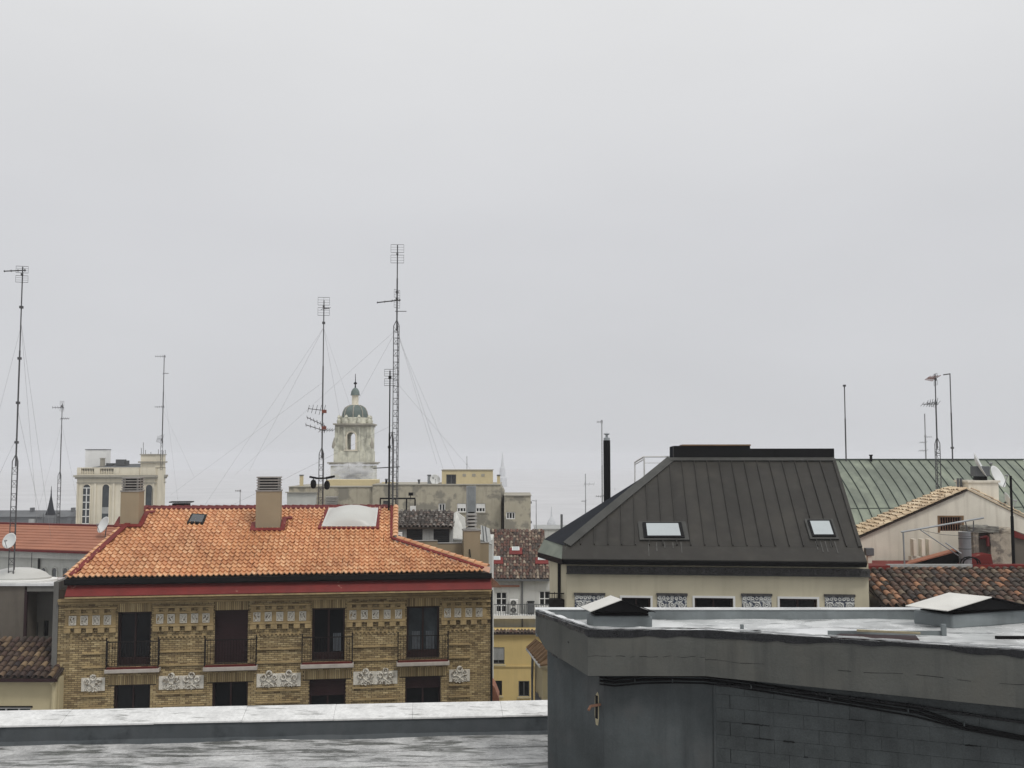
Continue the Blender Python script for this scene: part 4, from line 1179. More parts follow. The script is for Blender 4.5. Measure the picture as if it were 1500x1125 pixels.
# gable wall around the barred window, from a grid of quads up to a level, gable above
mb = MB()
zlev = wx[3]+.02
def slope_z(x): return eLx.z + (pk_.z-eLx.z)*(x-eLx.x)/(pk_.x-eLx.x) if x < pk_.x else pk_.z + (eRx.z-pk_.z)*(x-pk_.x)/(eRx.x-pk_.x)
xs = sorted([eLx.x, wx[0], wx[1], pk_.x, eRx.x, (eLx.x+wx[0])/2])
for a, b in zip(xs, xs[1:]):
    if a == wx[0]:
        mb.poly([(a, 0, 0), (b, 0, 0), (b, 0, wx[2]), (a, 0, wx[2])]); mb.poly([(a, 0, wx[3]), (b, 0, wx[3]), (b, 0, slope_z(b)), (a, 0, slope_z(a))])
    else: mb.poly([(a, 0, 0), (b, 0, 0), (b, 0, slope_z(b)), (a, 0, slope_z(a))])
a, b, c, d = wx
mb.poly([(a,0,c),(a,.3,c),(a,.3,d),(a,0,d)]); mb.poly([(b,0,c),(b,.3,c),(b,.3,d),(b,0,d)]); mb.poly([(a,0,c),(b,0,c),(b,.3,c),(a,.3,c)]); mb.poly([(a,0,d),(b,0,d),(b,.3,d),(a,.3,d)])
mb.poly([(eLx.x, 0, 0), (eLx.x, 1.85, 0), (eLx.x, 1.85, eLx.z), (eLx.x, 0, eLx.z)]); mb.poly([(eRx.x, 0, 0), (eRx.x, 1.85, 0), (eRx.x, 1.85, eRx.z), (eRx.x, 0, eRx.z)])
mb.poly([(eLx.x, 1.85, 0), (eRx.x, 1.85, 0), (eRx.x, 1.85, eRx.z), (pk_.x, 1.85, pk_.z), (eLx.x, 1.85, eLx.z)])
ob('wall', mb, m_gable, ph)
f = window(ph, a, b, c, d, .22, m_wood, m_glass, 1, 1, .05)
br = MB()
for k in range(9): q = a + (b-a)*(k+.5)/9; br.tube((q, .06, c), (q, .06, d), .016, 5)
br.tube((a, .06, (c+d)/2), (b, .06, (c+d)/2), .012, 4)
ob('window_bars', br, m_rust, f)
ob('window_surround', MB().box(a-.08, a-.002, -.012, .1, c-.06, d+.06).box(b+.002, b+.08, -.012, .1, c-.06, d+.06).box(a, b, -.012, .1, d+.002, d+.06), m_brown, f)
# left slope, tiled
O2 = Vector((eLx.x-.12, -.12, eLx.z-.03)); S2 = Vector((pk_.x-eLx.x, 0, pk_.z-eLx.z)).normalized(); X2 = Vector((0, -1, 0))
Ls = (pk_-eLx).length
ob('roof_deck', MB().extr([O2, O2+S2*(Ls+.12), O2+S2*(Ls+.12)+Vector((0, 1.9, 0)), O2+Vector((0, 1.9, 0))], (0, 0, -.06)), m_under, ph)
tile_field(ph, O2+Vector((0, 1.9, 0)), X2, S2, [(0, 0), (1.9, 0), (1.9, Ls+.05), (0, Ls+.05)], .20, .27, barrel_tile(.085, .06, .34, .05), m_sand_i, m_sand_i, 0, channel=.06, jit=.035)
cap_line(ph, O2+Vector((0, .02, .02)), O2+S2*(Ls+.1)+Vector((0, .02, .02)), m_sand_o, 'verge_tile', .3, .075, .03)
cap_line(ph, Vector((eRx.x, -.03, eRx.z+.05)), Vector((pk_.x+.1, -.03, pk_.z+.05)), m_sand_o, 'verge_tile', .3, .06, .03)
ob('right_slope', MB().extr([Vector((pk_.x, -.05, pk_.z+.02)), Vector((eRx.x, -.05, eRx.z+.02)), Vector((eRx.x, 1.85, eRx.z+.02)), Vector((pk_.x, 1.85, pk_.z+.02))], (0, 0, .07)), m_sand_i, ph)
yc = .5
zc1 = PF.z(1440, 707, yc)
cbx = ob('chimney_block', MB().box(PF.x(1419, 720, yc), PF.x(1463, 720, yc), yc, yc+1.2, eRx.z, zc1), m_gable, ph)
ob('block_coping', MB().box(PF.x(1417, 720, yc), PF.x(1465, 720, yc), yc-.06, yc+1.26, zc1+.002, zc1+.09), m_gable, cbx)
for px in (1403.5, 1408):
    ob('vent_pipe', MB().tube((PF.x(px, 712, 1.0), 1.0, pk_.z-.2), (PF.x(px, 712, 1.0), 1.0, PF.z(px, 700.5, 1.0)), .055, 8), m_slate, ph, True)

# satellite dishes and boxes on it
def dish(name, lab, c, rad, az, el, stand_z, mat=None, grp=None):
    c = Vector(c)
    t = thing(name, lab, 'satellite dish', loc=(c.x, c.y, stand_z), group=grp)
    Mx = Matrix.Translation(Vector((0, 0, c.z-stand_z))) @ Matrix.Rotation(R(az), 4, 'Z') @ Matrix.Rotation(R(90-el), 4, 'X')
    mb = MB(); prof = [(rad*k/7, .28*rad*(k/7)**2) for k in range(8)]
    vs, fs = [], []
    n = 20
    for r_, z_ in prof[1:]:
        for k in range(n):
            an = 2*math.pi*k/n; vs.append(Vector((math.cos(an)*r_*.93, math.sin(an)*r_, z_)))
    vs.append(Vector((0, 0, 0)))
    for j in range(6):
        for k in range(n): fs.append((j*n+k, j*n+(k+1) % n, (j+1)*n+(k+1) % n, (j+1)*n+k))
    for k in range(n): fs.append((len(vs)-1, (k+1) % n, k))
    o = ob('reflector', MB().add([Mx @ v for v in vs], fs), mat or m_dish, t, True)
    so = o.modifiers.new('thick', 'SOLIDIFY'); so.thickness = .015
    arm = MB(); f = Vector((0, -rad*.25, rad*1.05))
    arm.tube(Mx @ Vector((0, -rad*.95, .25*rad)), Mx @ f, .018, 5)
    ob('feed_arm', arm, m_steel2, t); ob('feed_horn', MB().tube(Mx @ f, Mx @ (f + Vector((0, .05, -.12))), .04, 7), m_steel2, t)
    ob('bracket', MB().tube(Mx @ Vector((0, 0, -.02)), Mx @ Vector((0, -.05, -.12)), .04, 6).tube(Mx @ Vector((0, -.05, -.12)), (0, 0.02, 0), .03, 6), m_steel, t)
    return t
q = PF.m @ PF.p(1431, 683, yc+.5)
dish('satellite_dish', 'white satellite dish tilted sideways on the pale chimney block', (q.x, q.y, q.z), .55, 62, 25, zc1+.09)
q = PF.m @ PF.p(1474, 735, 1.6)
dish('satellite_dish', 'small edge-on satellite dish beside the right roof slope', (q.x, q.y, q.z), .38, 80, 20, q.z-.6)
q = PF.m @ PF.p(1458, 700, yc+1.1)
dish('satellite_dish', 'pale satellite dish half hidden behind the chimney block box', (q.x, q.y, q.z), .50, 40, 25, zc1+.09)
q0, q1 = PF.m @ PF.p(1428.5, 699, yc+.2), PF.m @ PF.p(1450, 683, yc+.2)
ac = thing('equipment_box', 'dark grey equipment box standing on the pale chimney block', 'equipment box', loc=(q0.x, q0.y, zc1+.09))
hgt = q1.z-zc1-.09
ob('case', MB().box(0, q1.x-q0.x, 0, .45, .16, hgt), m_slate, ac, bevel=.02)
ob('foot_frame', MB().box(.1, q1.x-q0.x-.1, .05, .4, 0, .158), m_black, ac)

# ================================================================== MOTTLED TILE ROOF HOUSE (right)
MF = flat(33.0, 1260)
mh = thing('mottled_roof_house', 'low house with mottled dark and terracotta barrel tiles at the right', 'house', MF)
YB, YTp = 0.0, 4.2
zt = MF.z(1380, 835, YTp); zb = zt - 1.3
x0, x1 = MF.x(1268.5, 850, YTp)-.4, MF.x(1500, 860, 2)+1.6
OM = Vector((x0, YB, zb)); SM = Vector((0, YTp-YB, zt-zb)).normalized(); Lm = math.hypot(YTp, zt-zb)
ob('wall', MB().body(x0+.05, x1, .3, 10, 0, zb-.1), m_gable, mh)
ob('roof_deck', MB().extr([OM, OM+Vector((x1-x0, 0, 0)), OM+Vector((x1-x0, 0, 0))+SM*Lm, OM+SM*Lm], (0, 0, -.1)), m_under, mh)
tile_field(mh, OM, (1, 0, 0), SM, [(0, Lm*.30), (x1-x0, Lm*.30), (x1-x0, Lm), (0, Lm)], .262, .36, barrel_tile(.112, .09, .46, .035), m_mot_o, m_mot_i, 30, channel=.085, jit=.025, limit=300)
ob('ridge_flashing', MB().box(x0, MF.x(1303, 845, YTp), YTp-.1, YTp+.15, zt-.02, zt+.17), m_red, mh)
ob('ridge_flashing', MB().box(MF.x(1425, 845, YTp), x1, YTp-.05, YTp+.2, zt-.02, zt+.20), m_red, mh)
ob('ridge_plank', MB().box(MF.x(1300, 835, YTp), MF.x(1455, 835, YTp), YTp-.02, YTp+.16, zt+.10, zt+.20), m_panel, mh)
ob('rear_flat', MB().box(x0, x1, YTp+.2, 8.3, zt-.3, zt-.06), m_red, mh)
ob('red_upstand', MB().extr([MF.p(1403, 828, 6), MF.p(1455, 828, 6), MF.p(1452, 812, 6), MF.p(1440, 812, 6), MF.p(1425, 817, 6)], (0, .8, 0)), m_red, mh)
ob('red_parapet', MB().extr([MF.p(1486, 835, 7), MF.p(1560, 835, 7), MF.p(1560, 795, 7), MF.p(1500, 782, 7), MF.p(1486, 777, 7)], (0, .4, 0)), m_patio, mh)
ob('red_capping', MB().extr([MF.p(1486, 787, 6.9), MF.p(1560, 806, 6.9), MF.p(1560, 797, 6.9), MF.p(1500, 784, 6.9), MF.p(1486, 777, 6.9)], (0, .6, 0)), m_red, mh)
# lean-to with pale posts between house and gable
lt = ob('lean_to_wall', MB().box(MF.x(1335, 810, 7.6), MF.x(1400, 810, 7.6), 7.6, 7.9, zt-.2, MF.z(1360, 815, 7.6)), m_gable, mh)
for px in (1340.5, 1352.5, 1363):
    ob('vent_post', MB().box(MF.x(px-2.2, 800, 7.55), MF.x(px+2.2, 800, 7.55), 7.55, 7.9, MF.z(px, 815, 7.55), MF.z(px, 790, 7.55)), m_gable, lt)
ob('lean_to_roof', MB().extr([MF.p(1325, 827, 6.2), MF.p(1403, 806, 6.2), MF.p(1398, 803, 7.4), MF.p(1332, 821, 7.4)], (0, 0, -.05)), m_redroof, mh)
ob('lean_to_side', MB().extr([MF.p(1345, 826, 6.25), MF.p(1405, 826, 6.25), MF.p(1405, 807, 6.25)], (0, .5, 0)), m_black, mh)
# crumbling chimney
c0 = MF.m @ MF.p(1436, 830, 6.6)
oc = thing('old_chimney', 'crumbling wide chimney stack with rough stone top behind mottled roof', 'chimney', loc=(c0.x, c0.y, zt-.1))
CFr = Frame((c0.x, c0.y), ang=0.0)
def lump(x0_, x1_, y0_, y1_, z0_, z1_, amp, seed):
    rnd = random.Random(seed); mb = MB(); nx, nz = 8, 8
    bm = bmesh.new(); bmesh.ops.create_cube(bm, size=1.0)
    bmesh.ops.subdivide_edges(bm, edges=bm.edges[:], cuts=5, use_grid_fill=True)
    vs = []
    for v in bm.verts:
        vs.append((x0_ + (v.co.x+.5)*(x1_-x0_) + rnd.uniform(-amp, amp), y0_ + (v.co.y+.5)*(y1_-y0_) + rnd.uniform(-amp, amp)*.6, z0_ + (v.co.z+.5)*(z1_-z0_) + (rnd.uniform(-amp, amp) if v.co.z > -.4 else 0)))
    bm.verts.index_update()
    fs = [tuple(v.index for v in f.verts) for f in bm.faces]; bm.free()
    return mb.add(vs, fs)
zb_ = zt-.1
def cz(py): return CFr.z(1450, py, 0)-zb_
def cxp(px): return CFr.x(px, 800, 0)
ob('left_pier', lump(cxp(1426), cxp(1434), 0, .8, 0, cz(778), .012, 1), m_oldren, oc)
ob('right_pier', lump(cxp(1451), cxp(1486), 0, .8, 0, cz(782), .022, 2), m_oldren, oc)
ob('back_panel', MB().box(cxp(1433), cxp(1452), .25, .7, 0, cz(780)), m_patio, oc)
ob('stone_cap', lump(cxp(1421), cxp(1462), -.05, .9, cz(780), cz(771.5), .035, 3), m_stone, oc)
ob('rubble_cap', lump(cxp(1456), cxp(1485), .02, .85, cz(783), cz(774), .035, 4), m_oldren, oc)
ob('red_pipe', MB().path([(cxp(1438), .1, cz(788)), (cxp(1447), .0, cz(786)), (cxp(1447), .0, cz(800))], .06, 7), m_reddark, oc, True)
# grey drum flue
c1 = MF.m @ MF.p(1414, 815, 6.0)
dr = thing('metal_drum', 'grey metal drum flue standing left of the crumbling chimney', 'flue', loc=(c1.x, c1.y, zt-.05))
hd = MF.z(1414, 779, 6.0)-(zt-.05)
ob('drum', MB().lathe([(.225, 0), (.225, hd-.02), (.235, hd)], 0, 0, 18), m_galv, dr, True)
for k in range(3): ob('band', MB().lathe([(.232, hd*(.2+.3*k)), (.232, hd*(.2+.3*k)+.03)], 0, 0, 18), m_slate, dr, True)
hs_ = MB()
pts = [Vector((.0+.32*math.cos(t), -.35, .12+.22*math.sin(t))) for t in [k*math.pi/6 for k in range(-1, 9)]]
pts.append(Vector((-.55, -.3, -.0)))
c2 = MF.m @ MF.p(1417, 822, 5.2)
hso = tag(ob('hose_loop', MB().path(pts, .028, 6).path([p + Vector((.07, -.05, -.02)) for p in pts], .028, 6), m_black, None, True), 'black hose looped at the foot of the grey drum flue', 'hose')
hso.location = (c2.x, c2.y+.2, zt+.05)
# pipe frame leaning above it
pfm = thing('pipe_frame', 'long slanting grey pipe on thin posts in front of barred window', 'pipe frame', loc=MF.m @ Vector((MF.x(1325, 830, 5.6), 5.6, zt-.06)))
PL = pfm.location
def fp(px, py, y=5.6): return (MF.m @ MF.p(px, py, y)) - PL
ob('top_pipe', MB().tube(fp(1320, 779.5), fp(1441, 758.5), .035, 8), m_galv, pfm, True)
ob('post', MB().tube(fp(1323, 779), fp(1325, 828), .032, 6), m_galv, pfm, True)
ob('diagonal_strut', MB().tube(fp(1348, 776), fp(1404, 814), .022, 6).tube(fp(1385, 795), fp(1408, 811, 5.5), .028, 6), m_galv, pfm, True)
ob('bracket', MB().path([fp(1414, 763), fp(1417, 778), fp(1426, 778), fp(1426, 763)], .022, 5), m_steel, pfm)
ob('wire', MB().tube(fp(1352, 777), fp(1380, 783), .008, 4).tube(fp(1380, 783), fp(1440, 787), .008, 4), m_steel, pfm)
q = MF.m @ MF.p(1274, 810, 7.2)
vb = thing('wall_lamp_box', 'small dark box on a pale post beside the dark metal roof', 'box', loc=(q.x, q.y, zt-.1))
ob('post', MB().box(-.08, .08, 0, .16, 0, MF.z(1274, 814, 7.2)-zt+.1), m_gable, vb)
ob('case', MB().box(-.16, .16, -.05, .22, MF.z(1274, 814, 7.2)-zt+.102, MF.z(1274, 803, 7.2)-zt+.1), m_slate, vb, bevel=.02)

# ================================================================== LEFT SIDE
# dark tiled cream house, lower left
LF = flat(44.6, 88)
lh = thing('dark_tile_house', 'low cream house with dark barrel tiles beside the brick building', 'house', LF)
xl, xr_ = LF.x(-60, 960), LF.x(87.5, 990)
z_e = LF.z(40, 994, -.3); z_t = LF.z(40, 938, 2.3)
win = (LF.x(-12, 1040), LF.x(45, 1040), LF.z(20, 1037)-1.3, LF.z(20, 1036.5))
ob('wall', MB().body(xl, xr_, 0, 6, 0, z_e-.02, [win], .2), m_creamhouse, lh)
window(lh, *win[:2], win[2], win[3], .15, m_whitefr, m_glass, 3, 1, .07)
ob('window_head', MB().box(win[0]-.08, win[1]+.08, -.05, -.002, win[3]+.01, win[3]+.07), m_black, lh)
OL = Vector((xl, -.3, z_e)); SLf = Vector((0, 2.6, z_t-z_e)); LL = SLf.length; SLf.normalize()
ob('roof_deck', MB().extr([OL, OL+Vector((xr_-xl, 0, 0)), OL+Vector((xr_-xl, 0, 0))+SLf*LL, OL+SLf*LL], (0, 0, -.08)), m_under, lh)
tile_field(lh, OL, (1, 0, 0), SLf, [(0, 0), (xr_-xl, 0), (xr_-xl, LL), (0, LL)], .30, .36, barrel_tile(.125, .10, .46, .035), m_dkt_o, m_dkt_o, 30, channel=.09, jit=.025)
ob('gutter', MB().box(xl, xr_+.05, -.44, -.30, z_e-.12, z_e-.01), m_shutter, lh)
ob('downpipe', MB().path([(LF.x(80, 1003, -.1), -.35, z_e-.1), (LF.x(80, 1003, -.1), -.1, z_e-.3), (LF.x(79, 1003, -.1), -.1, 0)], .11, 8), m_creamhouse, lh, True)
# grey flat-roofed block with light shaft
GPF = flat(48.5, 92)
gp = thing('grey_shaft_block', 'brown-grey flat roofed block with recessed light shaft behind dark tiled house', 'building', GPF)
xa, xm, xb = GPF.x(-60, 900), GPF.x(35, 900), GPF.x(92.5, 900)
ztp = GPF.z(40, 858)
ob('wall', MB().body(xa, xm, 0, 2.3, 0, ztp), m_patio, gp)
yy = 1.3
wn2 = [(GPF.x(47, 920, yy), GPF.x(55.5, 920, yy), GPF.z(50, 932, yy), GPF.z(50, 912, yy)), (GPF.x(64, 920, yy), GPF.x(71, 920, yy), GPF.z(66, 932, yy), GPF.z(66, 909, yy))]
ob('shaft_wall', MB().body(xm+.003, xb, yy, 2.3, 0, ztp-.003, wn2, .2), m_patio2, gp)
for h in wn2: window(gp, h[0], h[1], h[2], h[3], .15+yy, m_black, m_glass, 1, 1, .04)
ob('shaft_post', MB().box(xm+.004, xm+.12, -.02, .12, 0, ztp-.2), m_shutter, gp)
ob('roof_slab', MB().box(xa, xb+.03, -.12, 2.35, ztp+.002, ztp+.12), m_roofwet, gp)
ob('slab_fascia', MB().box(xm+.13, xb, -.05, .15, ztp-.26, ztp-.02), m_patio2, gp)
c = GPF.p(28, 856, 1.1)
dmo = ob('roof_dome', MB().lathe([(1.5, ztp+.13), (1.5, ztp+.30), (1.42, ztp+.32), (1.25, ztp+.48), (.95, ztp+.62), (.55, ztp+.71), (.1, ztp+.74)], c.x, 1.1, 28, 0, 1.0, .6), m_acryl, gp, True)
ob('dome_kerb', MB().lathe([(1.8, ztp+.122), (1.8, ztp+.2), (1.55, ztp+.22)], c.x, 1.1, 28, 0, 1.0, .62), m_white, dmo, True)
# long red-roofed building with arched windows
RF = Frame(at(0, HORIZON, 62.0), at(155, HORIZON, 59.6))
rh = thing('red_roof_building', 'pale grey building with faded red roof and small arched windows', 'building', RF)
xa, xb = RF.x(-70, 830), RF.x(162, 800)
ze, zr = RF.z(60, 805.5, -.4), RF.z(60, 768.8, 3.2)
ob('wall', MB().body(xa, xb, 0, 8, 0, ze-.05), m_palewall, rh)
for px in (12, 29, 48, 64, 80, 96):
    x0_, x1_ = RF.x(px-3.2, 845), RF.x(px+3.2, 845); zt_, zb_2 = RF.z(px, 832), RF.z(px, 858)
    w_ = (x1_-x0_)/2; cx_ = (x0_+x1_)/2
    arc = [(cx_+w_*math.cos(t), -.01, zt_-w_+w_*math.sin(t)) for t in [k*math.pi/8 for k in range(9)]] + [(x0_, -.01, zb_2), (x1_, -.01, zb_2)]
    f = ob('window', MB().ring((cx_, -.02, zt_-w_), AX, AZ, w_+.03, .05, 8, 4, math.pi, 0).box(x0_-.08, x0_, -.07, -.002, zb_2, zt_-w_).box(x1_, x1_+.08, -.07, -.002, zb_2, zt_-w_), m_palewall, rh)
    ob('pane', MB().poly(arc), m_slate, f)
nC = 9
for k in range(nC):
    f0, f1 = k/nC, (k+1.15)/nC
    y0_, y1_ = -.45+3.65*f0, -.45+3.65*min(1.02, f1); z0_, z1_ = ze+(zr-ze)*f0, ze+(zr-ze)*min(1.02, f1)
    ob('roof_course', MB().extr([(xa, y0_, z0_+.05), (xb, y0_, z0_+.05), (xb, y1_, z1_+.01), (xa, y1_, z1_+.01)], (0, 0, -.05)), m_redroof, rh)
ob('ridge', MB().box(xa, xb, 3.1, 3.4, zr-.02, zr+.10), m_reddark, rh)
ob('rear_slope', MB().extr([(xa, 3.3, zr), (xb, 3.3, zr), (xb, 8.2, ze), (xa, 8.2, ze)], (0, 0, -.05)), m_redroof, rh)
ob('gutter', MB().box(xa, xb, -.58, -.46, ze-.12, ze+.01), m_reddark, rh)
ob('cornice', MB().box(xa, xb, -.3, -.002, ze-.5, ze-.13), m_palewall, rh)
ob('downpipe', MB().tube((RF.x(57, 820, -.1), -.1, ze-1.9), (RF.x(57, 820, -.1), -.1, ze-.4), .06, 6), m_black, rh)
q = RF.m @ RF.p(154, 770, 1.5)
dish('satellite_dish', 'white satellite dish peeping over the left hip of the orange roof', q, .52, -38, 25, q.z-.7)

# cream tower building with arched windows
CF = flat(98, 112)
ct = thing('cream_tower_building', 'tall cream stone block with arched windows and roof balustrade', 'building', CF)
def cxx(px, y=0): return CF.x(px, 730, y)
def czz(py, y=0): return CF.z(170, py, y)
D = 3.0
ob('wall', MB().body(cxx(112), cxx(226), 0, D, 0, czz(696)), m_tower, ct)
ob('attic_wall', MB().box(cxx(203.2), cxx(226), .05, D, czz(695.9), czz(685)), m_tower, ct)
ob('corner_bay', MB().extr([(cxx(226), .3, 0), (cxx(229), .3, 0), (cxx(231), .9, 0), (cxx(231), 1.6, 0), (cxx(226), 1.6, 0)], (0, 0, czz(686))), m_tower, ct)
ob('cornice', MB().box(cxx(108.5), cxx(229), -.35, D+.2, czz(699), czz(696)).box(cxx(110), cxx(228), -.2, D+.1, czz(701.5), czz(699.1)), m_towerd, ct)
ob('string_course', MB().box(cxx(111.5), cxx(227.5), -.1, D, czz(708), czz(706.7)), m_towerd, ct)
ob('parapet', MB().box(cxx(112), cxx(203), -.06, .3, czz(686.2), czz(684.8)).box(cxx(112), cxx(203), -.06, .3, czz(695.9), czz(694)), m_tower, ct)
for a_, b_ in ((112, 118), (137.5, 145.5), (166, 174)): ob('parapet_pier', MB().box(cxx(a_), cxx(b_), -.08, .3, czz(693.9), czz(686.3)), m_tower, ct)
ob('parapet_panel', MB().box(cxx(174.2), cxx(203), -.05, .25, czz(693.9), czz(686.3)), m_tower, ct)
for a_, b_ in ((118, 137.5), (145.5, 166)):
    for k in range(8):
        q = cxx(a_ + (b_-a_)*(k+.5)/8)
        ob('baluster', MB().lathe([(.05, czz(693.9)), (.075, czz(692)), (.04, czz(688.5)), (.055, czz(686.3))], q, .1, 6), m_tower, ct)
ob('balustrade_back', MB().box(cxx(112.5), cxx(203), .32, .4, czz(695), czz(685)), m_slate, ct)
for k, (a_, b_) in enumerate(((112.5, 114.5), (138, 141), (165, 168), (203, 206), (223.5, 225.8))):
    ob('pilaster', MB().box(cxx(a_), cxx(b_), -.1, -.002, 0, czz(708.2)), m_tower, ct)
for k, (a_, b_, t_, u_) in enumerate(((121.5, 132, 709.5, 767), (150, 160, 709.5, 766), (182, 192, 709.5, 766), (213.5, 223, 710, 766))):
    x0_, x1_ = cxx(a_), cxx(b_); w_ = (x1_-x0_)/2; c_ = (x0_+x1_)/2; zt_, zu_ = czz(t_), czz(u_)
    arc = [(c_+w_*math.cos(t), -.012, zt_-w_+w_*math.sin(t)) for t in [j*math.pi/8 for j in range(9)]] + [(x0_, -.012, zu_), (x1_, -.012, zu_)]
    f = MB().ring((c_, -.03, zt_-w_), AX, AZ, w_+.05, .06, 10, 4, math.pi, 0).box(x0_-.1, x0_, -.1, -.003, zu_, zt_-w_).box(x1_, x1_+.1, -.1, -.003, zu_, zt_-w_)
    wo = ob('window', f, m_tower, ct)
    ob('pane', MB().poly(arc), m_glass2, wo)
    mu = MB()
    if k == 0:
        mu.box(c_-.04, c_+.04, -.05, -.014, zu_, zt_-w_)
        for j in range(6): z_ = zu_ + (zt_-w_-zu_)*j/5; mu.box(x0_, x1_, -.05, -.014, z_-.04, z_+.04)
    else:
        z_ = zu_ + (zt_-zu_)*.38; mu.box(x0_, x1_, -.05, -.014, z_-.5, z_+.1)
    ob('glazing_bar' if k == 0 else 'spandrel', mu, m_white if k == 0 else m_panel, wo)
ob('lower_balcony', MB().box(cxx(108), cxx(140), -.5, -.002, czz(775), czz(774)).box(cxx(108), cxx(140), -.5, -.35, czz(768.3), czz(767.3)), m_tower, ct)
for k in range(10): ob('baluster', MB().box(cxx(109+3*k), cxx(110.4+3*k), -.47, -.38, czz(774), czz(768.4)), m_tower, ct)
ob('roof', MB().extr([(cxx(118), 1, czz(686)), (cxx(203), 1, czz(686)), (cxx(203), 3.5, czz(679)), (cxx(140), 3.5, czz(680.5))], (0, .5, -.2)), m_slate, ct)
ob('roof_house', MB().box(cxx(123, 3), cxx(154, 3), 3, 4.1, czz(687), czz(659, 3)), m_white, ct)
ob('roof_house_lid', MB().box(cxx(122.6, 3), cxx(154.5, 3), 2.95, 4.15, czz(658.9, 3), czz(658, 3)), m_slate, ct)
ob('roof_chimney', MB().box(cxx(145, 2), cxx(150, 2), 2, 2.4, czz(686), czz(672, 2)).box(cxx(144.5, 2), cxx(150.5, 2), 1.95, 2.45, czz(671.9, 2), czz(670.8, 2)), m_towerd, ct)
ob('roof_plant', MB().box(cxx(168, 2.5), cxx(181, 2.5), 2.5, 3.0, czz(682), czz(673, 2.5)).box(cxx(181.2, 2.5), cxx(186, 2.5), 2.6, 2.9, czz(682), czz(674.5, 2.5)).box(cxx(154, 2.5), cxx(163, 2.5), 2.5, 3.4, czz(682), czz(678.5, 2.5)), m_slate, ct)
tu = ob('turret', MB().box(cxx(204), cxx(226), .1, 2.9, czz(686), czz(666.5)), m_tower, ct)
ob('turret_cornice', MB().box(cxx(201.5), cxx(228), -.15, 3.1, czz(678), czz(675.8)).box(cxx(203), cxx(227), 0, 3.0, czz(666.4), czz(665)), m_towerd, tu)
an = MB()
for px_, t_ in ((207, 656), (210, 648), (213, 659), (221, 662), (232, 658), (239, 660), (242, 659)):
    q = CF.p(px_, 665, 2); an.tube(q, CF.p(px_, t_, 2), .035, 5)
ob('roof_aerials', an, m_steel2, tu)
# far grey block and dark spire
FF = flat(175, 100)
fb = thing('far_grey_block', 'long dark grey roofed block far behind the red roof', 'building', FF)
def fz(py, y=0): return FF.z(50, py, y)
ob('wall', MB().body(FF.x(-60, 760), FF.x(97.5, 760), 0, 12, 0, fz(757)), m_slate, fb)
ob('roof', MB().extr([(FF.x(-60, 760), -.3, fz(757)), (FF.x(99, 757), -.3, fz(757)), (FF.x(96, 750), 4, fz(750)), (FF.x(-60, 750), 4, fz(750))], (0, 6, -.2)), m_slate, fb)
ob('white_dormer', MB().box(FF.x(44, 760), FF.x(52, 760), -.5, .5, fz(768), fz(760)), m_panel, fb)
for px_ in (33, 94): ob('chimney', MB().box(FF.x(px_-1.5, 750), FF.x(px_+2, 750), 3, 4, fz(753), fz(745)), m_slate, fb)
ob('end_block', MB().box(FF.x(97.6, 760), FF.x(108, 760), 2, 9, 0, fz(763)), m_slate, fb)
q = at(73.5, 770, 165)
spz = at(73.5, 754, 165).z
st = thing('church_spire', 'thin dark pointed church spire between the two left masts', 'church', loc=(q.x, q.y, 0))
ob('tower', MB().lathe([(1.0, 0), (1.0, at(73, 758, 165).z), (.75, spz)], 0, 0, 8), m_slate, st)
ob('spire', MB().lathe([(.85, spz), (.5, at(73, 745, 165).z), (.12, at(73, 727, 165).z), (.03, at(73, 712, 165).z)], 0, 0, 8), m_zincd, st)
ob('finial_ball', MB().lathe([(.02, at(73, 731, 165).z), (.2, at(73, 729.5, 165).z), (.02, at(73, 728, 165).z)], 0, 0, 8), m_zincd, st)
for s_ in (-1, 1): ob('pinnacle', MB().lathe([(.22, at(73, 768, 165).z), (.2, at(73, 759, 165).z), (.02, at(73, 751, 165).z)], s_*1.0, -.3, 6), m_slate, st)

# ================================================================== CENTRE: bell tower, long block, roofs
TF2 = flat(118, 516.5)
bt = thing('bell_tower', 'weathered stone bell tower with green dome and open arch', 'bell tower', TF2)
def tz(py): return TF2.z(516, py, 0)
def tx(px): return TF2.x(px, 640, 0)
TD = 2.9
hw = tx(543.5)
oh = (tx(508.5), tx(520.5), tz(658.5), tz(633.5))
mb = MB(); mb.body(-hw, hw, 0, TD, tz(677), tz(625), [oh], 0.001)
# arch head pieces and a vault through the tower
vau = MB()
a, b, c, d = oh; w_ = (b-a)/2; cx_ = (a+b)/2
mb2 = MB()
mb2.front(-hw, hw, tz(677), tz(625), 0, [oh], TD-.02); mb2.front(-hw, hw, tz(677), tz(625), TD, [oh], -.01)
for y in (0, TD):
    for sgn in (-1, 1):
        pts = [(cx_+sgn*w_, y, d)] + [(cx_+sgn*w_*math.sin(t), y, d-w_+w_*math.cos(t)) for t in [k*math.pi/12 for k in range(7)]]
        mb2.poly(pts)
for sg in (-hw, hw): mb2.poly([(sg, 0, tz(677)), (sg, TD, tz(677)), (sg, TD, tz(625)), (sg, 0, tz(625))])
mb2.poly([(-hw, 0, tz(625)), (hw, 0, tz(625)), (hw, TD, tz(625)), (-hw, TD, tz(625))])
ob('belfry', mb2, m_bell, bt)
ob('arch_surround', MB().ring((cx_, -.03, d-w_), AX, AZ, w_+.1, .09, 12, 5, math.pi, 0).box(a-.18, a-.01, -.1, -.004, c, d-w_).box(b+.01, b+.18, -.1, -.004, c, d-w_).box(a-.3, b+.3, -.16, -.004, c-.18, c-.01), m_tower, bt)
ob('base', MB().box(tx(485.5), tx(547), -.25, TD+.3, 0, tz(682.5)), m_bell, bt)
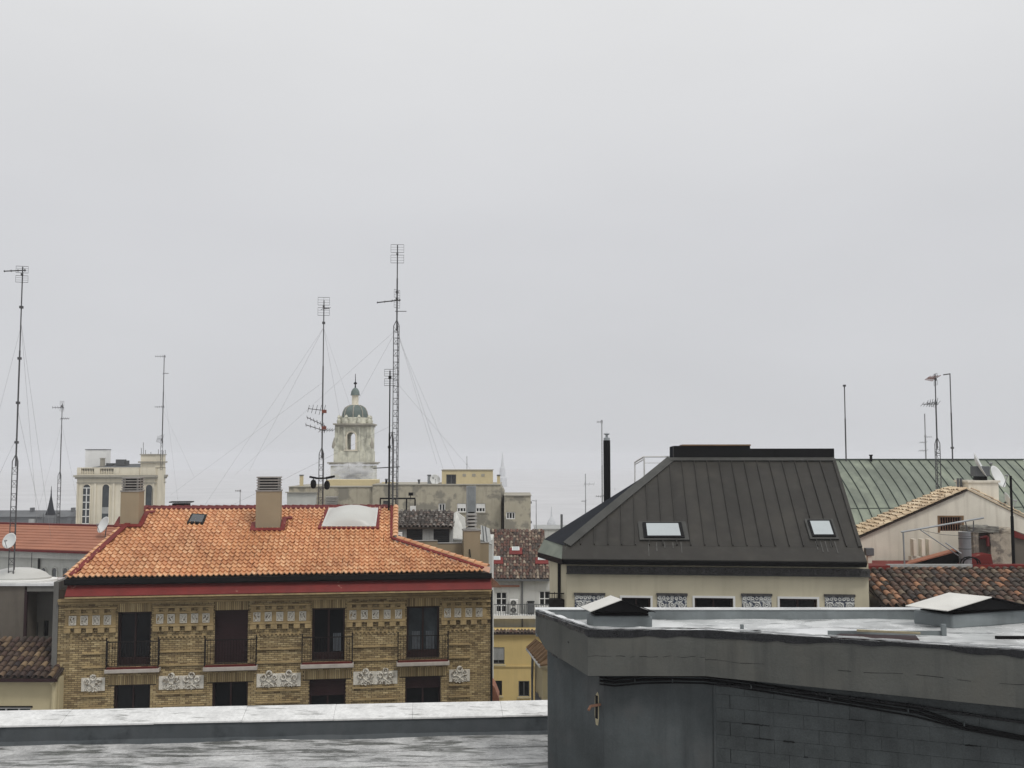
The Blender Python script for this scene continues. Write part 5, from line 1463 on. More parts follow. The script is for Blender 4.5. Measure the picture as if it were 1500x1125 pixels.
ob('base_cornice', MB().extr([(tx(485.5), -.25, tz(682.4)), (tx(547), -.25, tz(682.4)), (tx(547), TD+.3, tz(682.4)), (tx(485.5), TD+.3, tz(682.4))], (0, 0, .02)).box(tx(483), tx(549.5), -.45, TD+.5, tz(680.5), tz(679)).box(tx(481), tx(551.5), -.6, TD+.6, tz(678.9), tz(677)), m_towerd, bt)
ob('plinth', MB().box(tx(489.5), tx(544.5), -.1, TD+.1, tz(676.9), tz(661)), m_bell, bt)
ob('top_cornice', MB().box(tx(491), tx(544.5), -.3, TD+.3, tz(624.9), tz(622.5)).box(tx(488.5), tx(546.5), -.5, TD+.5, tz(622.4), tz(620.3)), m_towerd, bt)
for px in (495, 503.5, 525.5, 537.5): ob('pilaster', MB().box(tx(px), tx(px+2.6), -.14, -.004, tz(660.9), tz(625)), m_bell, bt)
for px, sg in ((489.5, -1), (544, 1)):
    q = tx(px)
    ob('buttress', MB().extr([(q, -.2, tz(677)), (q-sg*.55, -.2, tz(677)), (q-sg*.55, -.2, tz(640)), (q-sg*.25, -.2, tz(650)), (q, -.2, tz(657))], (0, .9, 0)), m_bell, bt)
    ob('pinnacle', MB().lathe([(.24, tz(657)), (.3, tz(654)), (.24, tz(649)), (.04, tz(641))], q, .2, 10), m_towerd, bt, True)
cy = TD/2
ob('drum', MB().lathe([(tx(538), tz(620.2)), (tx(537), tz(612)), (tx(535), tz(611))], 0, cy, 16), m_bell, bt, True)
for k in range(8):
    an_ = k*math.pi/4 + math.pi/8; r_ = tx(541)
    ob('urn', MB().lathe([(.2, tz(620.2)), (.26, tz(616)), (.14, tz(613)), (.2, tz(611)), (.12, tz(608.5)), (.02, tz(607.5))], r_*math.cos(an_), cy+r_*math.sin(an_), 8), m_bell, bt, True)
R0 = tx(535.5)
dm = ob('dome', MB().lathe([(R0, tz(611)), (R0*1.0, tz(607)), (R0*.94, tz(602)), (R0*.8, tz(597)), (R0*.58, tz(594)), (R0*.36, tz(592.5))], 0, cy, 16), m_verd, bt, True)
for k in range(8):
    an_ = k*math.pi/4
    pr = [(R0, 611), (R0, 607), (R0*.94, 602), (R0*.8, 597), (R0*.58, 594), (R0*.36, 592.5)]
    ob('dome_rib', MB().path([(r_*1.01*math.cos(an_), cy+r_*1.01*math.sin(an_), tz(z_)) for r_, z_ in pr], .06, 5), m_towerd, dm)
lr = tx(521.8)
ob('lantern', MB().lathe([(lr*1.2, tz(592.4)), (lr, tz(591)), (lr, tz(579.5)), (lr*1.15, tz(578))], 0, cy, 12), m_tower, bt, True)
ob('cupola', MB().lathe([(lr*1.45, tz(577.9)), (lr*1.35, tz(576)), (lr*1.2, tz(572)), (lr*.8, tz(568.5)), (lr*.25, tz(566.5))], 0, cy, 14), m_verd, bt, True)
ob('finial', MB().lathe([(.09, tz(566.4)), (.07, tz(562)), (.2, tz(561)), (.2, tz(559.5)), (.05, tz(558)), (.03, tz(546))], 0, cy, 8), m_zincd, bt, True)

LBF = flat(92, 420)
lb = thing('long_grey_block', 'long weathered grey-beige block with penthouse behind the orange roof', 'building', LBF)
def lx(px, y=0): return LBF.x(px, 730, y)
def lz(py, y=0): return LBF.z(600, py, y)
wns = [(lx(642.5), lx(652.5), lz(750.5), lz(737.5)), (lx(669.5), lx(683), lz(750.5), lz(737.5)), (lx(697), lx(711), lz(750.5), lz(737.5))]
ob('wall', MB().body(lx(545.5), lx(733.5), 0, 9, 0, lz(710.8), wns, .15), m_long, lb)
ob('low_wall', MB().body(lx(421.5), lx(545.3), .4, 9, 0, lz(714.0)), m_long, lb)
ob('corner_bay', MB().box(lx(420), lx(463), .1, .398, 0, lz(722)), m_palewall, lb)
ob('bay_ledge', MB().box(lx(418), lx(464), -.1, .397, lz(721.9), lz(720.6)), m_towerd, lb)
ob('coping', MB().box(lx(545), lx(734), -.08, 9.1, lz(710.6), lz(709.4)).box(lx(421), lx(544.8), .32, 9.1, lz(713.8), lz(712.7)), m_towerd, lb)
ob('side_wall', MB().extr([(lx(733.5), .01, 0), (lx(738.5, 0), 2.5, 0), (lx(738.5, 0), 2.5, lz(722)), (lx(733.5), .01, lz(711.2))], (0, 6, 0)), m_long, lb)
for i, h in enumerate(wns):
    f = window(lb, *h, .12, m_white, m_glass if i else m_glass2, 3 if i else 2, 1, .09)
    if i: ob('shutter_box', MB().box(h[0]+.05, h[1]-.05, .03, .055, h[3]-.42, h[3]-.03), m_white, f)
    ob('sill', MB().box(h[0]-.08, h[1]+.08, -.08, -.002, h[2]-.08, h[2]), m_towerd, f)
yp = 1.5
pnt = ob('penthouse', MB().body(lx(647, yp), lx(721, yp), yp, yp+4, lz(711), lz(689, yp), [(lx(653.5, yp), lx(668, yp), lz(710, yp), lz(695, yp))], .2), m_pent, lb)
window(lb, lx(653.5, yp), lx(668, yp), lz(710, yp), lz(695, yp), yp+.15, m_slate, m_glass2, 2, 1, .07)
for px in (677.5, 691.5, 705): ob('grille', MB().box(lx(px, yp), lx(px+5, yp), yp-.03, yp-.002, lz(698, yp), lz(694, yp)), m_towerd, pnt)
ob('penthouse_coping', MB().box(lx(646, yp), lx(722, yp), yp-.08, yp+4.1, lz(688.9, yp), lz(688, yp)), m_towerd, pnt)
ob('cream_block', MB().box(lx(477, 3), lx(550, 3), 3, 6, lz(716), lz(703, 3)), m_pent, lb)
ob('roof_upstand', MB().box(lx(559, 3), lx(577, 3), 3, 4, lz(714), lz(706.5, 3)), m_pent, lb)
for px, t_, w_, mt in ((438.5, 697, 4, m_pent), (728, 697, 4.5, m_pent), (626, 697, 4.5, m_galv), (632, 701, 3, m_galv), (612, 704, 2.5, m_slate), (564, 703, 2.5, m_black)):
    ck = ob('chimney', MB().box(lx(px, 2), lx(px+w_, 2), 2, 2.5, lz(715), lz(t_, 2)), mt, lb)
    ob('chimney_cap', MB().box(lx(px-.4, 2), lx(px+w_+.4, 2), 1.95, 2.55, lz(t_-.1, 2), lz(t_-1.6, 2)), m_slate, ck)
ob('roof_aerial', MB().tube(LBF.p(684, 690, yp+1), LBF.p(684, 668, yp+1), .03, 5).tube(LBF.p(682.5, 680, yp+1), LBF.p(685.5, 680, yp+1), .02, 4), m_steel2, lb)
q = LBF.m @ LBF.p(637, 703, 2)
dish('satellite_dish', 'tiny satellite dish on the roof edge left of the penthouse', q, .5, 10, 20, q.z-.6)
# small louvred box and black steel frame on the flat roof
ob('louvre_stack', MB().box(lx(479, -.5), lx(494.5, -.5), -1.2, -.3, lz(745), lz(738)), m_shutter, lb)
for k in range(5): ob('louvre_slat', MB().box(lx(478.5, -.5), lx(495, -.5), -1.3, -.2, lz(738-2.4*k), lz(736.6-2.4*k)), m_concap, lb)
# wing on the right
WG = flat(90, 738)
wg = thing('lower_wing', 'smaller grey-beige block with one white window right of the long block', 'building', WG)
h = (WG.x(741.5, 755), WG.x(754.5, 755), WG.z(748, 760.5), WG.z(748, 750))
ob('wall', MB().body(WG.x(738.5, 750), WG.x(777.5, 750), 0, 7, 0, WG.z(750, 726.5), [h], .15), m_long, wg)
f = window(wg, *h, .12, m_white, m_glass, 3, 1, .08)
ob('coping', MB().box(WG.x(738, 750), WG.x(778.5, 750), -.1, 7.1, WG.z(750, 726.4), WG.z(750, 725.2)), m_towerd, wg)
for py in (735, 764): ob('ledge', MB().box(WG.x(777.6, 750), WG.x(779, 750), .2, 1.2, WG.z(777, py+3), WG.z(777, py)), m_slate, wg)

# attic house with two dark louvres
AF = flat(60, 580)
ah = thing('attic_house', 'small attic with dark mottled tiles and two black louvred openings', 'house', AF)
def axx(px, y=0): return AF.x(px, 780, y)
def azz(py, y=0): return AF.z(620, py, y)
ws = [(axx(595.5), axx(619), azz(794), azz(774.5)), (axx(635), axx(658.5), azz(796), azz(774.5))]
ob('wall', MB().body(axx(579), axx(663.5), 0, 5, 0, azz(772.8), ws, .12), m_panel, ah)
for h in ws:
    lv = MB(); k = 7
    for j in range(k):
        z_ = h[2] + (h[3]-h[2])*j/k; lv.box(h[0], h[1], .05, .1, z_, z_ + (h[3]-h[2])/k*.75)
    f = ob('louvre', lv, m_mesh, ah)
    ob('backing', MB().poly([(h[0], .11, h[2]), (h[1], .11, h[2]), (h[1], .11, h[3]), (h[0], .11, h[3])]), m_black, f)
for px in (588.5, 592, 622, 626, 630, 661): ob('wall_batten', MB().box(axx(px), axx(px+1.2), -.05, -.002, azz(797), azz(773.5)), m_panel, ah)
OA = Vector((axx(578, -.2), -.2, azz(772.8, -.2))); TA = Vector((0, 2.4, azz(750.5, 2.2)-azz(772.8, -.2))); LA = TA.length; TA.normalize()
wA = axx(663, -.2)-OA.x
ob('roof_deck', MB().extr([OA, OA+Vector((wA, 0, 0)), OA+Vector((wA*.96, 0, 0))+TA*LA, OA+TA*LA], (0, 0, -.08)), m_under, ah)
GRY = [(0.05,0.045,0.042),(0.10,0.085,0.075),(0.035,0.032,0.03),(0.16,0.12,0.10),(0.06,0.052,0.048),(0.22,0.20,0.18),(0.045,0.04,0.038)]
m_gry = mk('grey_mottled_tile', GRY[0], 0.85, 0.3, 2.0, island=GRY, bump=.2)
tile_field(ah, OA, (1, 0, 0), TA, [(0, 0), (wA, 0), (wA*.96, LA), (0, LA)], .24, .33, barrel_tile(.1, .08, .42), m_gry, m_gry, 0, channel=.075, jit=.03)
ob('white_flank', MB().extr([(axx(663.6), 0, azz(789)), (axx(683), .3, azz(787)), (axx(681, 1), .8, azz(760)), (axx(668, 1), 1.2, azz(751)), (axx(663.6), .8, azz(753))], (0, .3, 0)), m_whitewall, ah)
ob('sloped_panel', MB().extr([(axx(705), -.4, azz(790)), (axx(721), -.4, azz(797)), (axx(717, .8), .8, azz(774, .8)), (axx(704, .8), .8, azz(769, .8))], (0, .1, -.05)), m_panel, ah)
ob('panel_frame', MB().tube((axx(709), -.42, azz(791)), (axx(707, .8), .78, azz(770, .8)), .03, 5).tube((axx(714), -.42, azz(794)), (axx(711, .8), .78, azz(771, .8)), .03, 5), m_slate, ah)
ob('flank_wall', MB().body(axx(663.6), axx(721), .5, 5, 0, azz(792)), m_whitewall, ah)
def outdoor_unit(lab, P, w, h, fans, mat=None, grp=None):
    t = thing('air_conditioner', lab, 'air conditioner', loc=P, group=grp)
    ob('case', MB().box(0, w, 0, .35, .06, h), mat or m_white, t, bevel=.015)
    ob('feet', MB().box(.06, .14, .02, .33, 0, .058).box(w-.14, w-.06, .02, .33, 0, .058), m_black, t)
    for k in range(fans):
        zc = .06 + (h-.06)*(k+.5)/fans; r_ = min(w, (h-.06)/fans)*.40
        g_ = ob('fan_grille', MB().ring((w*.45, -.012, zc), AX, AZ, r_, .02, 14, 4).ring((w*.45, -.012, zc), AX, AZ, r_*.55, .014, 12, 4).ring((w*.45, -.012, zc), AX, AZ, r_*.12, .03, 6, 4), m_panel, t)
        ob('fan_well', MB().extr([(w*.45+r_*math.cos(q), -.004, zc+r_*math.sin(q)) for q in [j*math.pi/7 for j in range(14)]], (0, .002, 0)), m_black, g_)
    return t
P = AF.m @ Vector((axx(588-6), -.25, azz(795)))
outdoor_unit('pale air conditioner at left end of the louvred attic', (P.x, P.y, P.z), .3, .62, 1)
ob('unit_ledge', MB().box(axx(576), axx(663), -.6, -.002, azz(797), azz(795.1)), m_concap, ah)
# black steel frame on posts
P = AF.m @ Vector((axx(557, 3), 3, azz(752, 3)))
sf = thing('steel_frame', 'black steel post frame behind the ridge of the orange roof', 'frame', loc=P)
def sfp(px, py, y=3): return AF.m @ AF.p(px, py, y) - Vector(P)
ob('top_beam', MB().box(sfp(556.5, 730).x, sfp(608.5, 730).x, -.06, .06, sfp(557, 731.3).z, sfp(557, 729).z), m_black, sf)
for px in (557, 580, 595.5, 608): ob('post', MB().box(sfp(px, 740).x-.04, sfp(px, 740).x+.04, -.04, .04, -.3, sfp(px, 731.4).z), m_black, sf)
ob('dark_panel', MB().box(sfp(561, 740).x, sfp(571, 740).x, .1, .2, -.3, sfp(561, 733.5).z), m_slate, sf)
ob('white_case', MB().box(sfp(601.5, 745).x, sfp(609.3, 745).x, -.35, -.08, sfp(601, 751).z, sfp(601, 741).z), m_white, sf)
ob('camera_box', MB().box(sfp(598.5, 725).x, sfp(605, 725).x, -.1, .15, sfp(600, 726).z, sfp(600, 721.5).z).box(sfp(601, 725).x, sfp(602, 725).x, 0, .04, sfp(600, 729).z, sfp(600, 726.1).z), m_black, sf)  # small camera box on a short stem

# white house with mottled roof and three skylights
WF = flat(74, 715)
wh = thing('white_house', 'grubby white house with mottled tile roof and red framed skylights', 'house', WF)
def wxx(px, y=0): return WF.x(px, 850, y)
def wzz(py, y=0): return WF.z(760, py, y)
ws = [(wxx(726), wxx(743), wzz(897.5), wzz(867)), (wxx(789.5), wxx(806), wzz(889), wzz(865.5))]
ob('wall', MB().body(wxx(700), wxx(812), 0, 9, 0, wzz(849.5), ws, .2), m_whitewall, wh)
window(wh, *ws[0], .15, m_white, m_glass, 2, 3, .08); window(wh, *ws[1], .15, m_white, m_glass, 2, 2, .08)
YW, HWt = 5.4, wzz(776, 5.2)
OW = Vector((wxx(698, -.3), -.3, wzz(848.8, -.3))); TW = Vector((0, YW, HWt-OW.z)); LW = TW.length; TW.normalize(); NW = AX.cross(TW)
wW = wxx(806, -.3)-OW.x
topx = WF.x(796, 777, 5.1)-OW.x
ob('roof_deck', MB().extr([OW, OW+AX*wW, OW+AX*topx+TW*LW, OW+TW*LW], (0, 0, -.1)), m_under, wh)
FMT = [(0.10,0.065,0.05),(0.05,0.04,0.036),(0.20,0.15,0.11),(0.07,0.045,0.038),(0.13,0.06,0.045),(0.30,0.25,0.19),(0.06,0.05,0.045),(0.16,0.085,0.06)]
m_fmt = mk('far_mottled_tile', FMT[0], 0.85, 0.3, 2.0, island=FMT, bump=.2)
tile_field(wh, OW, (1, 0, 0), TW, [(0, 0), (wW, 0), (topx, LW), (0, LW)], .235, .36, barrel_tile(.1, .08, .46), m_fmt, m_fmt, 0, channel=.07, jit=.03)
def wrp(px, py, l): return WF.plane(px, py, OW+NW*l, NW)
for px, py in ((755.5, 805.5), (727.5, 819.5), (793.5, 819.5)):
    a_, b_, c_, d_ = wrp(px-5.5, py+2.6, .1), wrp(px+5.5, py+2.6, .1), wrp(px+5.2, py-2.6, .1), wrp(px-5.2, py-2.6, .1)
    s_ = ob('skylight', MB().extr([a_, b_, c_, d_], NW*.14), m_white, wh)
    cc = (a_+b_+c_+d_)/4
    ob('skylight_flashing', MB().extr([cc+(v-cc)*1.75-TW*.25 for v in (a_, b_, c_, d_)], NW*.09), m_red, s_)
    ob('pane', MB().extr([cc+(v-cc)*.8+NW*.141 for v in (a_, b_, c_, d_)], NW*.01), m_skyglass, s_)
ob('gutter', MB().box(OW.x, OW.x+wW, -.45, -.32, OW.z-.1, OW.z+.02), m_slate, wh)
ob('awning_strip', MB().box(wxx(727), wxx(761), -.12, -.002, wzz(859.5), wzz(857)), m_redroof, wh)
ob('ledge', MB().box(wxx(700), wxx(812), -.9, -.002, wzz(903.5), wzz(899)), m_white, wh)
rl = MB()
for k in range(26): q = wxx(720)+(wxx(806)-wxx(720))*k/25; rl.tube((q, -.82, wzz(899)), (q, -.82, wzz(883)), .018, 4)
rl.tube((wxx(720), -.82, wzz(883)), (wxx(806), -.82, wzz(883)), .03, 5)
ob('ledge_railing', rl, m_slate, wh)
ob('downpipe', MB().tube((wxx(765), -.1, wzz(925)), (wxx(765), -.1, wzz(850)), .06, 6), m_slate, wh)
P = WF.m @ Vector((wxx(746.5), -.45, wzz(898.8)))
outdoor_unit('tall white air conditioner with two fans on the white ledge', (P.x, P.y, P.z), wxx(759)-wxx(746.5), wzz(877)-wzz(898.8), 2)
P = WF.m @ Vector((wxx(773), -.45, wzz(898.8)))
t = thing('dark_cabinet', 'dark grey cabinet on the white ledge right of the air conditioner', 'cabinet', loc=P)
ob('case', MB().box(0, wxx(782)-wxx(773), 0, .35, .1, wzz(881)-wzz(898.8)), m_slate, t, bevel=.02)
ob('lid', MB().box(-.04, wxx(782)-wxx(773)+.04, -.04, .39, wzz(881)-wzz(898.8)+.002, wzz(880)-wzz(898.8)), m_black, t)
ob('feet', MB().box(.03, .1, .05, .3, 0, .098).box(wxx(782)-wxx(773)-.1, wxx(782)-wxx(773)-.03, .05, .3, 0, .098), m_black, t)

# yellow house below it
YF = flat(71, 715)
yh = thing('yellow_house', 'yellow rendered house with dark windows below the white house', 'house', YF)
def yx(px): return YF.x(px, 970)
def yz(py, y=0): return YF.z(750, py, y)
ws = [(yx(712), yx(739), yz(973), yz(948)), (yx(715), yx(735.5), yz(1019), yz(997)), (yx(759.5), yx(775.5), yz(1020.5), yz(997.5))]
ob('wall', MB().body(yx(700), yx(800), 0, 2.6, 0, yz(928), ws, .2), m_yellow, yh)
f = window(yh, *ws[0], .15, m_slate, m_glass, 3, 1, .06, shutter=yz(967), shm=m_panel)
window(yh, *ws[1], .15, m_wood, m_glass, 2, 1, .06); window(yh, *ws[2], .15, m_slate, m_glass, 2, 1, .06)
for h in ws: ob('sill', MB().box(h[0]-.08, h[1]+.08, -.1, -.002, h[2]-.1, h[2]-.002), m_creamhouse, yh)
ob('string_course', MB().box(yx(700), yx(800), -.07, -.002, yz(977), yz(974.5)).box(yx(700), yx(800), -.15, -.002, yz(931.5), yz(928.2)), m_yellow, yh)
OY = Vector((yx(700), -.25, yz(928)+.02)); TY = Vector((0, .9, .10)); LY = TY.length; TY.normalize()
ob('roof_deck', MB().extr([OY, OY+AX*(yx(800)-OY.x), OY+AX*(yx(800)-OY.x)+TY*LY, OY+TY*LY], (0, 0, -.06)), m_under, yh)
tile_field(yh, OY, (1, 0, 0), TY, [(0, 0), (yx(800)-OY.x, 0), (yx(800)-OY.x, LY), (0, LY)], .24, .4, barrel_tile(.1, .085, .46), m_fmt, m_fmt, 0, channel=.07, jit=.02)
# house with brown eave to the right of the gap
EF = flat(46, 785)
eh = thing('brown_eave_house', 'narrow cream side wall with brown tiled eave beside the grey housing', 'house', EF)
def epx(px, py, y=0): return EF.p(px, py, y)
ob('eave_roof', MB().extr([epx(771, 949, 3.2), epx(791, 974, 0), epx(806, 972, 0), epx(806, 950, 1.5), epx(785, 936.5, 3.2)], (0, 0, -.07)), m_brown, eh)
for k in range(7):
    a_ = epx(771, 949, 3.2).lerp(epx(791, 974, 0), (k+.5)/7); b_ = epx(785, 936.5, 3.2).lerp(epx(806, 960, .7), (k+.5)/7)
    ob('eave_tile', MB().tube(a_+Vector((0, 0, .03)), b_+Vector((0, 0, .03)), .09, 6), m_brown, eh)
a_, b_ = epx(772, 951, 3.2), epx(791, 976, 0)
ob('gutter', MB().tube(a_, b_, .07, 6), m_whitefr, eh, True)
a2, b2 = epx(783, 965, 3.0), epx(795, 980, .3)
ob('wall', MB().extr([(a2.x, a2.y, 0), (b2.x, b2.y, 0), (b2.x+3, b2.y, 0), (a2.x+3, a2.y, 0)], (0, 0, a2.z)), m_creamhouse, eh)
for t_ in (.35, .7): 
    c_ = a2.lerp(b2, t_)
    ob('shutter', MB().extr([(c_.x-.06, c_.y, a2.z-4.5), (c_.x+.02, c_.y-.5, a2.z-4.5), (c_.x+.02, c_.y-.5, a2.z-1.3), (c_.x-.06, c_.y, a2.z-1.3)], (-.03, 0, 0)), m_slate, eh)
ob('downpipe', MB().path([a_.lerp(b_, .45), Vector((a2.x-.12, a2.y-.5, a2.z-.8)), Vector((a2.x-.12, a2.y-.5, 0))], .06, 6), m_slate, eh, True)
# folded brown awning by the brick building's foot
q = BF.m @ Vector((W+.12, 1.2, 0))
aw = thing('side_canopy', 'reddish brown sloping canopy at the right foot of brick building', 'canopy', loc=(q.x, q.y, 0))
zc0, zc1_ = at(726, 1003, q.y).z, at(726, 1030, q.y).z
ob('sheet', MB().extr([(0, 0, zc1_-.4), (.42, 0, zc1_-.4), (.42, 0, zc1_+.2), (.2, 0, zc0-.1), (.1, 0, zc0), (0, 0, zc0-.1)], (0, 1.5, 0)), m_redroof, aw)
ob('support_wall', MB().box(0, .42, 0, 1.5, 0, zc1_-.402), m_brown, aw)

# low white building far centre with its own unit and tiles
VF = flat(100, 785)
vh = thing('low_white_block', 'low white roof block left of the dark metal roof', 'building', VF)
ob('wall', MB().body(VF.x(784, 785), VF.x(872, 785), 0, 6, 0, VF.z(820, 776)), m_whitewall, vh)
ob('coping', MB().box(VF.x(783.5, 785), VF.x(872, 785), -.1, 6.1, VF.z(820, 775.9), VF.z(820, 774.6)), m_panel, vh)
ob('grey_flue', MB().tube((VF.x(822.8, 780, -.4), -.4, VF.z(820, 800)), (VF.x(822.8, 780, -.4), -.4, VF.z(822, 753)), .12, 10), m_slate, vh, True)
ob('unit_shelf', MB().box(VF.x(806, 790), VF.x(820, 790), -.7, -.002, VF.z(812, 796.5), VF.z(812, 795.4)), m_panel, vh)
P = VF.m @ Vector((VF.x(809, 790), -.5, VF.z(812, 795.3)))
outdoor_unit('white air conditioner on the wall of the low white block', P, VF.x(820, 790)-VF.x(809, 790), VF.z(812, 786)-VF.z(812, 795.3), 1)
UF = flat(80, 800)
uh = thing('tiled_lean_to', 'strip of mottled roof tiles left of the dark roof corner', 'roof', UF)
OU = Vector((UF.x(798, 815), 0, UF.z(810, 816))); TU = Vector((0, 2.0, UF.z(810, 795.5, 2)-OU.z)); LU = TU.length; TU.normalize(); wU = UF.x(835, 815)-OU.x
ob('wall', MB().body(OU.x, OU.x+wU, .1, 3, 0, OU.z-.05), m_whitewall, uh)
ob('roof_deck', MB().extr([OU, OU+AX*wU, OU+AX*wU+TU*LU, OU+TU*LU], (0, 0, -.06)), m_under, uh)
tile_field(uh, OU, (1, 0, 0), TU, [(0, 0), (wU, 0), (wU, LU), (0, LU)], .24, .36, barrel_tile(.1, .085, .46), m_fmt, m_fmt, 0, channel=.07, jit=.02)

# far faint towers
def far_tower(lab, px, d, rows, base_py, name='far_tower'):
    q = at(px, base_py, d)
    t = thing(name, lab, 'tower', loc=(q.x, d, 0))
    zs = [(r_*d/FPX, at(px, py, d).z) for r_, py in rows]
    ob('shaft', MB().lathe([(zs[0][0], 0)] + zs[:3], 0, 0, 8), m_far, t)
    ob('spire', MB().lathe([(zs[2][0]*.98, zs[2][1]+.01)] + zs[3:], 0, 0, 8), m_far, t)
    return t
far_tower('very faint pale spire in the mist right of the penthouse', 736, 1000, [(7.5, 724), (7, 712), (6.5, 700), (4.5, 698), (4, 686), (2.5, 683), (1.2, 672), (.3, 662)], 724)
far_tower('small pale domed lantern above the low white block', 808, 330, [(8, 776), (7, 771), (7, 769), (6.5, 766), (4, 761), (1.5, 757), (1, 752), (.3, 742)], 776, 'far_lantern')
far_tower('faint square tower in the mist beside the black flue', 901, 900, [(4, 750), (4, 735), (3.5, 724), (3.5, 722), (1, 718), (.5, 716), (.3, 715), (.2, 714)], 750)

# ================================================================== AERIAL MASTS
def yagi(mb, P, az, ln, n, el=.55, r=.012, vert=False, tilt=0.0):
    """boom with cross elements and a small corner reflector"""
    d = Vector((math.cos(az)*math.cos(tilt), math.sin(az)*math.cos(tilt), math.sin(tilt)))
    s = Vector((0, 0, 1)) if vert else Vector((-math.sin(az), math.cos(az), 0))
    s = (s + Vector((0.25, 0, .55 if not vert else 0))).normalized()
    P = Vector(P)
    mb.tube(P - d*ln*.15, P + d*ln*.85, r*1.5, 5)
    for k in range(n):
        c = P + d*ln*(-.1 + .93*k/(n-1)); e = el*(1-.35*k/(n-1))
        mb.tube(c - s*e/2, c + s*e/2, r, 4)
    return mb
def grid(mb, P, az, w, h, r=.0085, nv=2, nh=3, gap=.07):
    """two-leaf mesh reflector of a UHF panel aerial"""
    s = Vector((math.cos(az), math.sin(az), 0)); P = Vector(P); u = Vector((0, 0, 1))
    for sg in (0, 1):
        z0 = P + u*(gap if sg else -gap-h)
        for k in range(nv+1): mb.tube(z0 + s*(w*(k/nv-.5)), z0 + s*(w*(k/nv-.5)) + u*h, r*.8, 4)
        for k in range(nh+1): mb.tube(z0 - s*w/2 + u*(h*k/nh), z0 + s*w/2 + u*(h*k/nh), r*(1.3 if k in (0, nh) else .8), 4)
    mb.tube(P - s*.05, P + s*.05, .06, 6)
    return mb
def mast(lab, px, pyb, d, pyl, pyt, items=(), guys=(), w=.26, pr=.035, mat=None, name='aerial_mast', grp='aerial masts on the roofs'):
    mat = mat or m_steel
    B = at(px, pyb, d)
    t = thing(name, lab, 'antenna mast', loc=B, group=grp)
    hz_ = lambda py: at(px, py, d).z - B.z
    h1, h2 = hz_(pyl), hz_(pyt)
    ob('pole', MB().tube((0, 0, h1-.6 if h1 > .3 else -.05), (0, 0, h1 + (h2-h1)*.55), pr, 8).tube((0, 0, h1+(h2-h1)*.55), (0, 0, h2), pr*.75, 8), mat, t, True)
    if h1 > .3:
        legs = [(w*.58*math.cos(a), w*.58*math.sin(a)) for a in (R(200), R(320), R(80))]
        for x_, y_ in legs: ob('lattice_leg', MB().tube((x_, y_, -.05), (x_, y_, h1-.35), .022, 5).tube((x_, y_, h1-.35), (0, 0, h1), .022, 5), mat, t)
        lat = MB(); n_ = max(3, int(h1/.32))
        for k in range(n_):
            z_ = (h1-.35)*k/n_; z2 = (h1-.35)*(k+1)/n_
            for i in range(3):
                a, b = legs[i], legs[(i+1) % 3]
                lat.tube((*a, z_), (*b, z_), .011, 4)
                if (k+i) % 2: lat.tube((*a, z_), (*b, z2), .010, 4)
        ob('lattice_bracing', lat, mat, t)
    for it in items:
        k = it[0]; z_ = hz_(it[1])
        if k == 'yagi': ob('aerial', yagi(MB(), (0, 0, z_), R(it[2]), it[3], it[4], it[5] if len(it) > 5 else .5, it[7] if len(it) > 7 else .013, it[6] if len(it) > 6 else False, it[9] if len(it) > 9 else 0.0), it[8] if len(it) > 8 else mat, t)
        if k == 'grid': ob('panel_aerial', grid(MB(), (0, -.05, z_), R(it[2]), it[3], it[4]), mat, t)
        if k == 'arm': ob('cross_arm', MB().tube((it[2], 0, z_), (it[3], 0, z_+it[4]), it[5] if len(it) > 5 else .025, 6), mat, t)
        if k == 'clamp': ob('clamp', MB().box(-.07, .07, -.08, .08, z_-.06, z_+.06), mat, t)
        if k == 'amp': ob('amplifier', MB().box(-.02, .22, -.1, .02, z_-.08, z_+.10), m_orange, t)
    for gx, gy, ga, dd in guys:
        e_ = at(gx, gy, dd) - B
        ob('guy_wire', MB().tube((0, 0, hz_(ga)), e_, .0052, 4), m_steel2, t)
    return t
mast('tall lattice mast at the left edge beside the satellite dish', 17, 856, 49.0, 665, 391,
     [('yagi', 396, 190, 1.0, 4, .2, False, .02, m_steel, -.08), ('grid', 402, 15, .55, .32), ('clamp', 450), ('clamp', 525), ('clamp', 590), ('clamp', 648)],
     [(-60, 830, 480, 47), (75, 790, 470, 54), (60, 760, 600, 60), (-50, 800, 640, 52), (55, 770, 470, 70)], .27, .04)
mast('short mast with two small aerials above the far grey block', 85.5, 772, 78.0, 690, 591,
     [('yagi', 597, 185, .85, 5, .55), ('grid', 595, 80, .5, .3), ('yagi', 613, 20, .6, 5, .5), ('clamp', 752), ('clamp', 757)], [(120, 770, 620, 85), (50, 770, 620, 75)], .24, .04)
mast('thin mast rising from the turret of the cream tower', 236.5, 688, 96.0, 640, 520,
     [('yagi', 522, 180, 1.0, 5, .5), ('yagi', 547, 5, .5, 4, .4), ('yagi', 596, 178, .9, 5, .5), ('yagi', 643, 160, .7, 6, .9, True)], [(262, 745, 560, 90), (285, 700, 600, 96)], .2, .05)
mast('tall mast with grid aerial left of the bell tower', 470.5, 745, 55.0, 655, 440,
     [('grid', 449, 5, .62, .42), ('yagi', 452, -20, .4, 4, .4), ('clamp', 473), ('yagi', 601, 172, .95, 5, .6, True, .013, m_steel, .12), ('yagi', 622, 168, 1.15, 6, .55, False, .014, m_steel, .42), ('yagi', 630, 172, 1.15, 5, .5, False, .014, m_steel, .30), ('amp', 603), ('amp', 627), ('yagi', 630, -8, .75, 6, .6)],
     [(300, 740, 480, 62), (365, 690, 480, 75), (250, 725, 560, 80), (545, 690, 480, 52), (512, 690, 480, 60)], .26, .038)
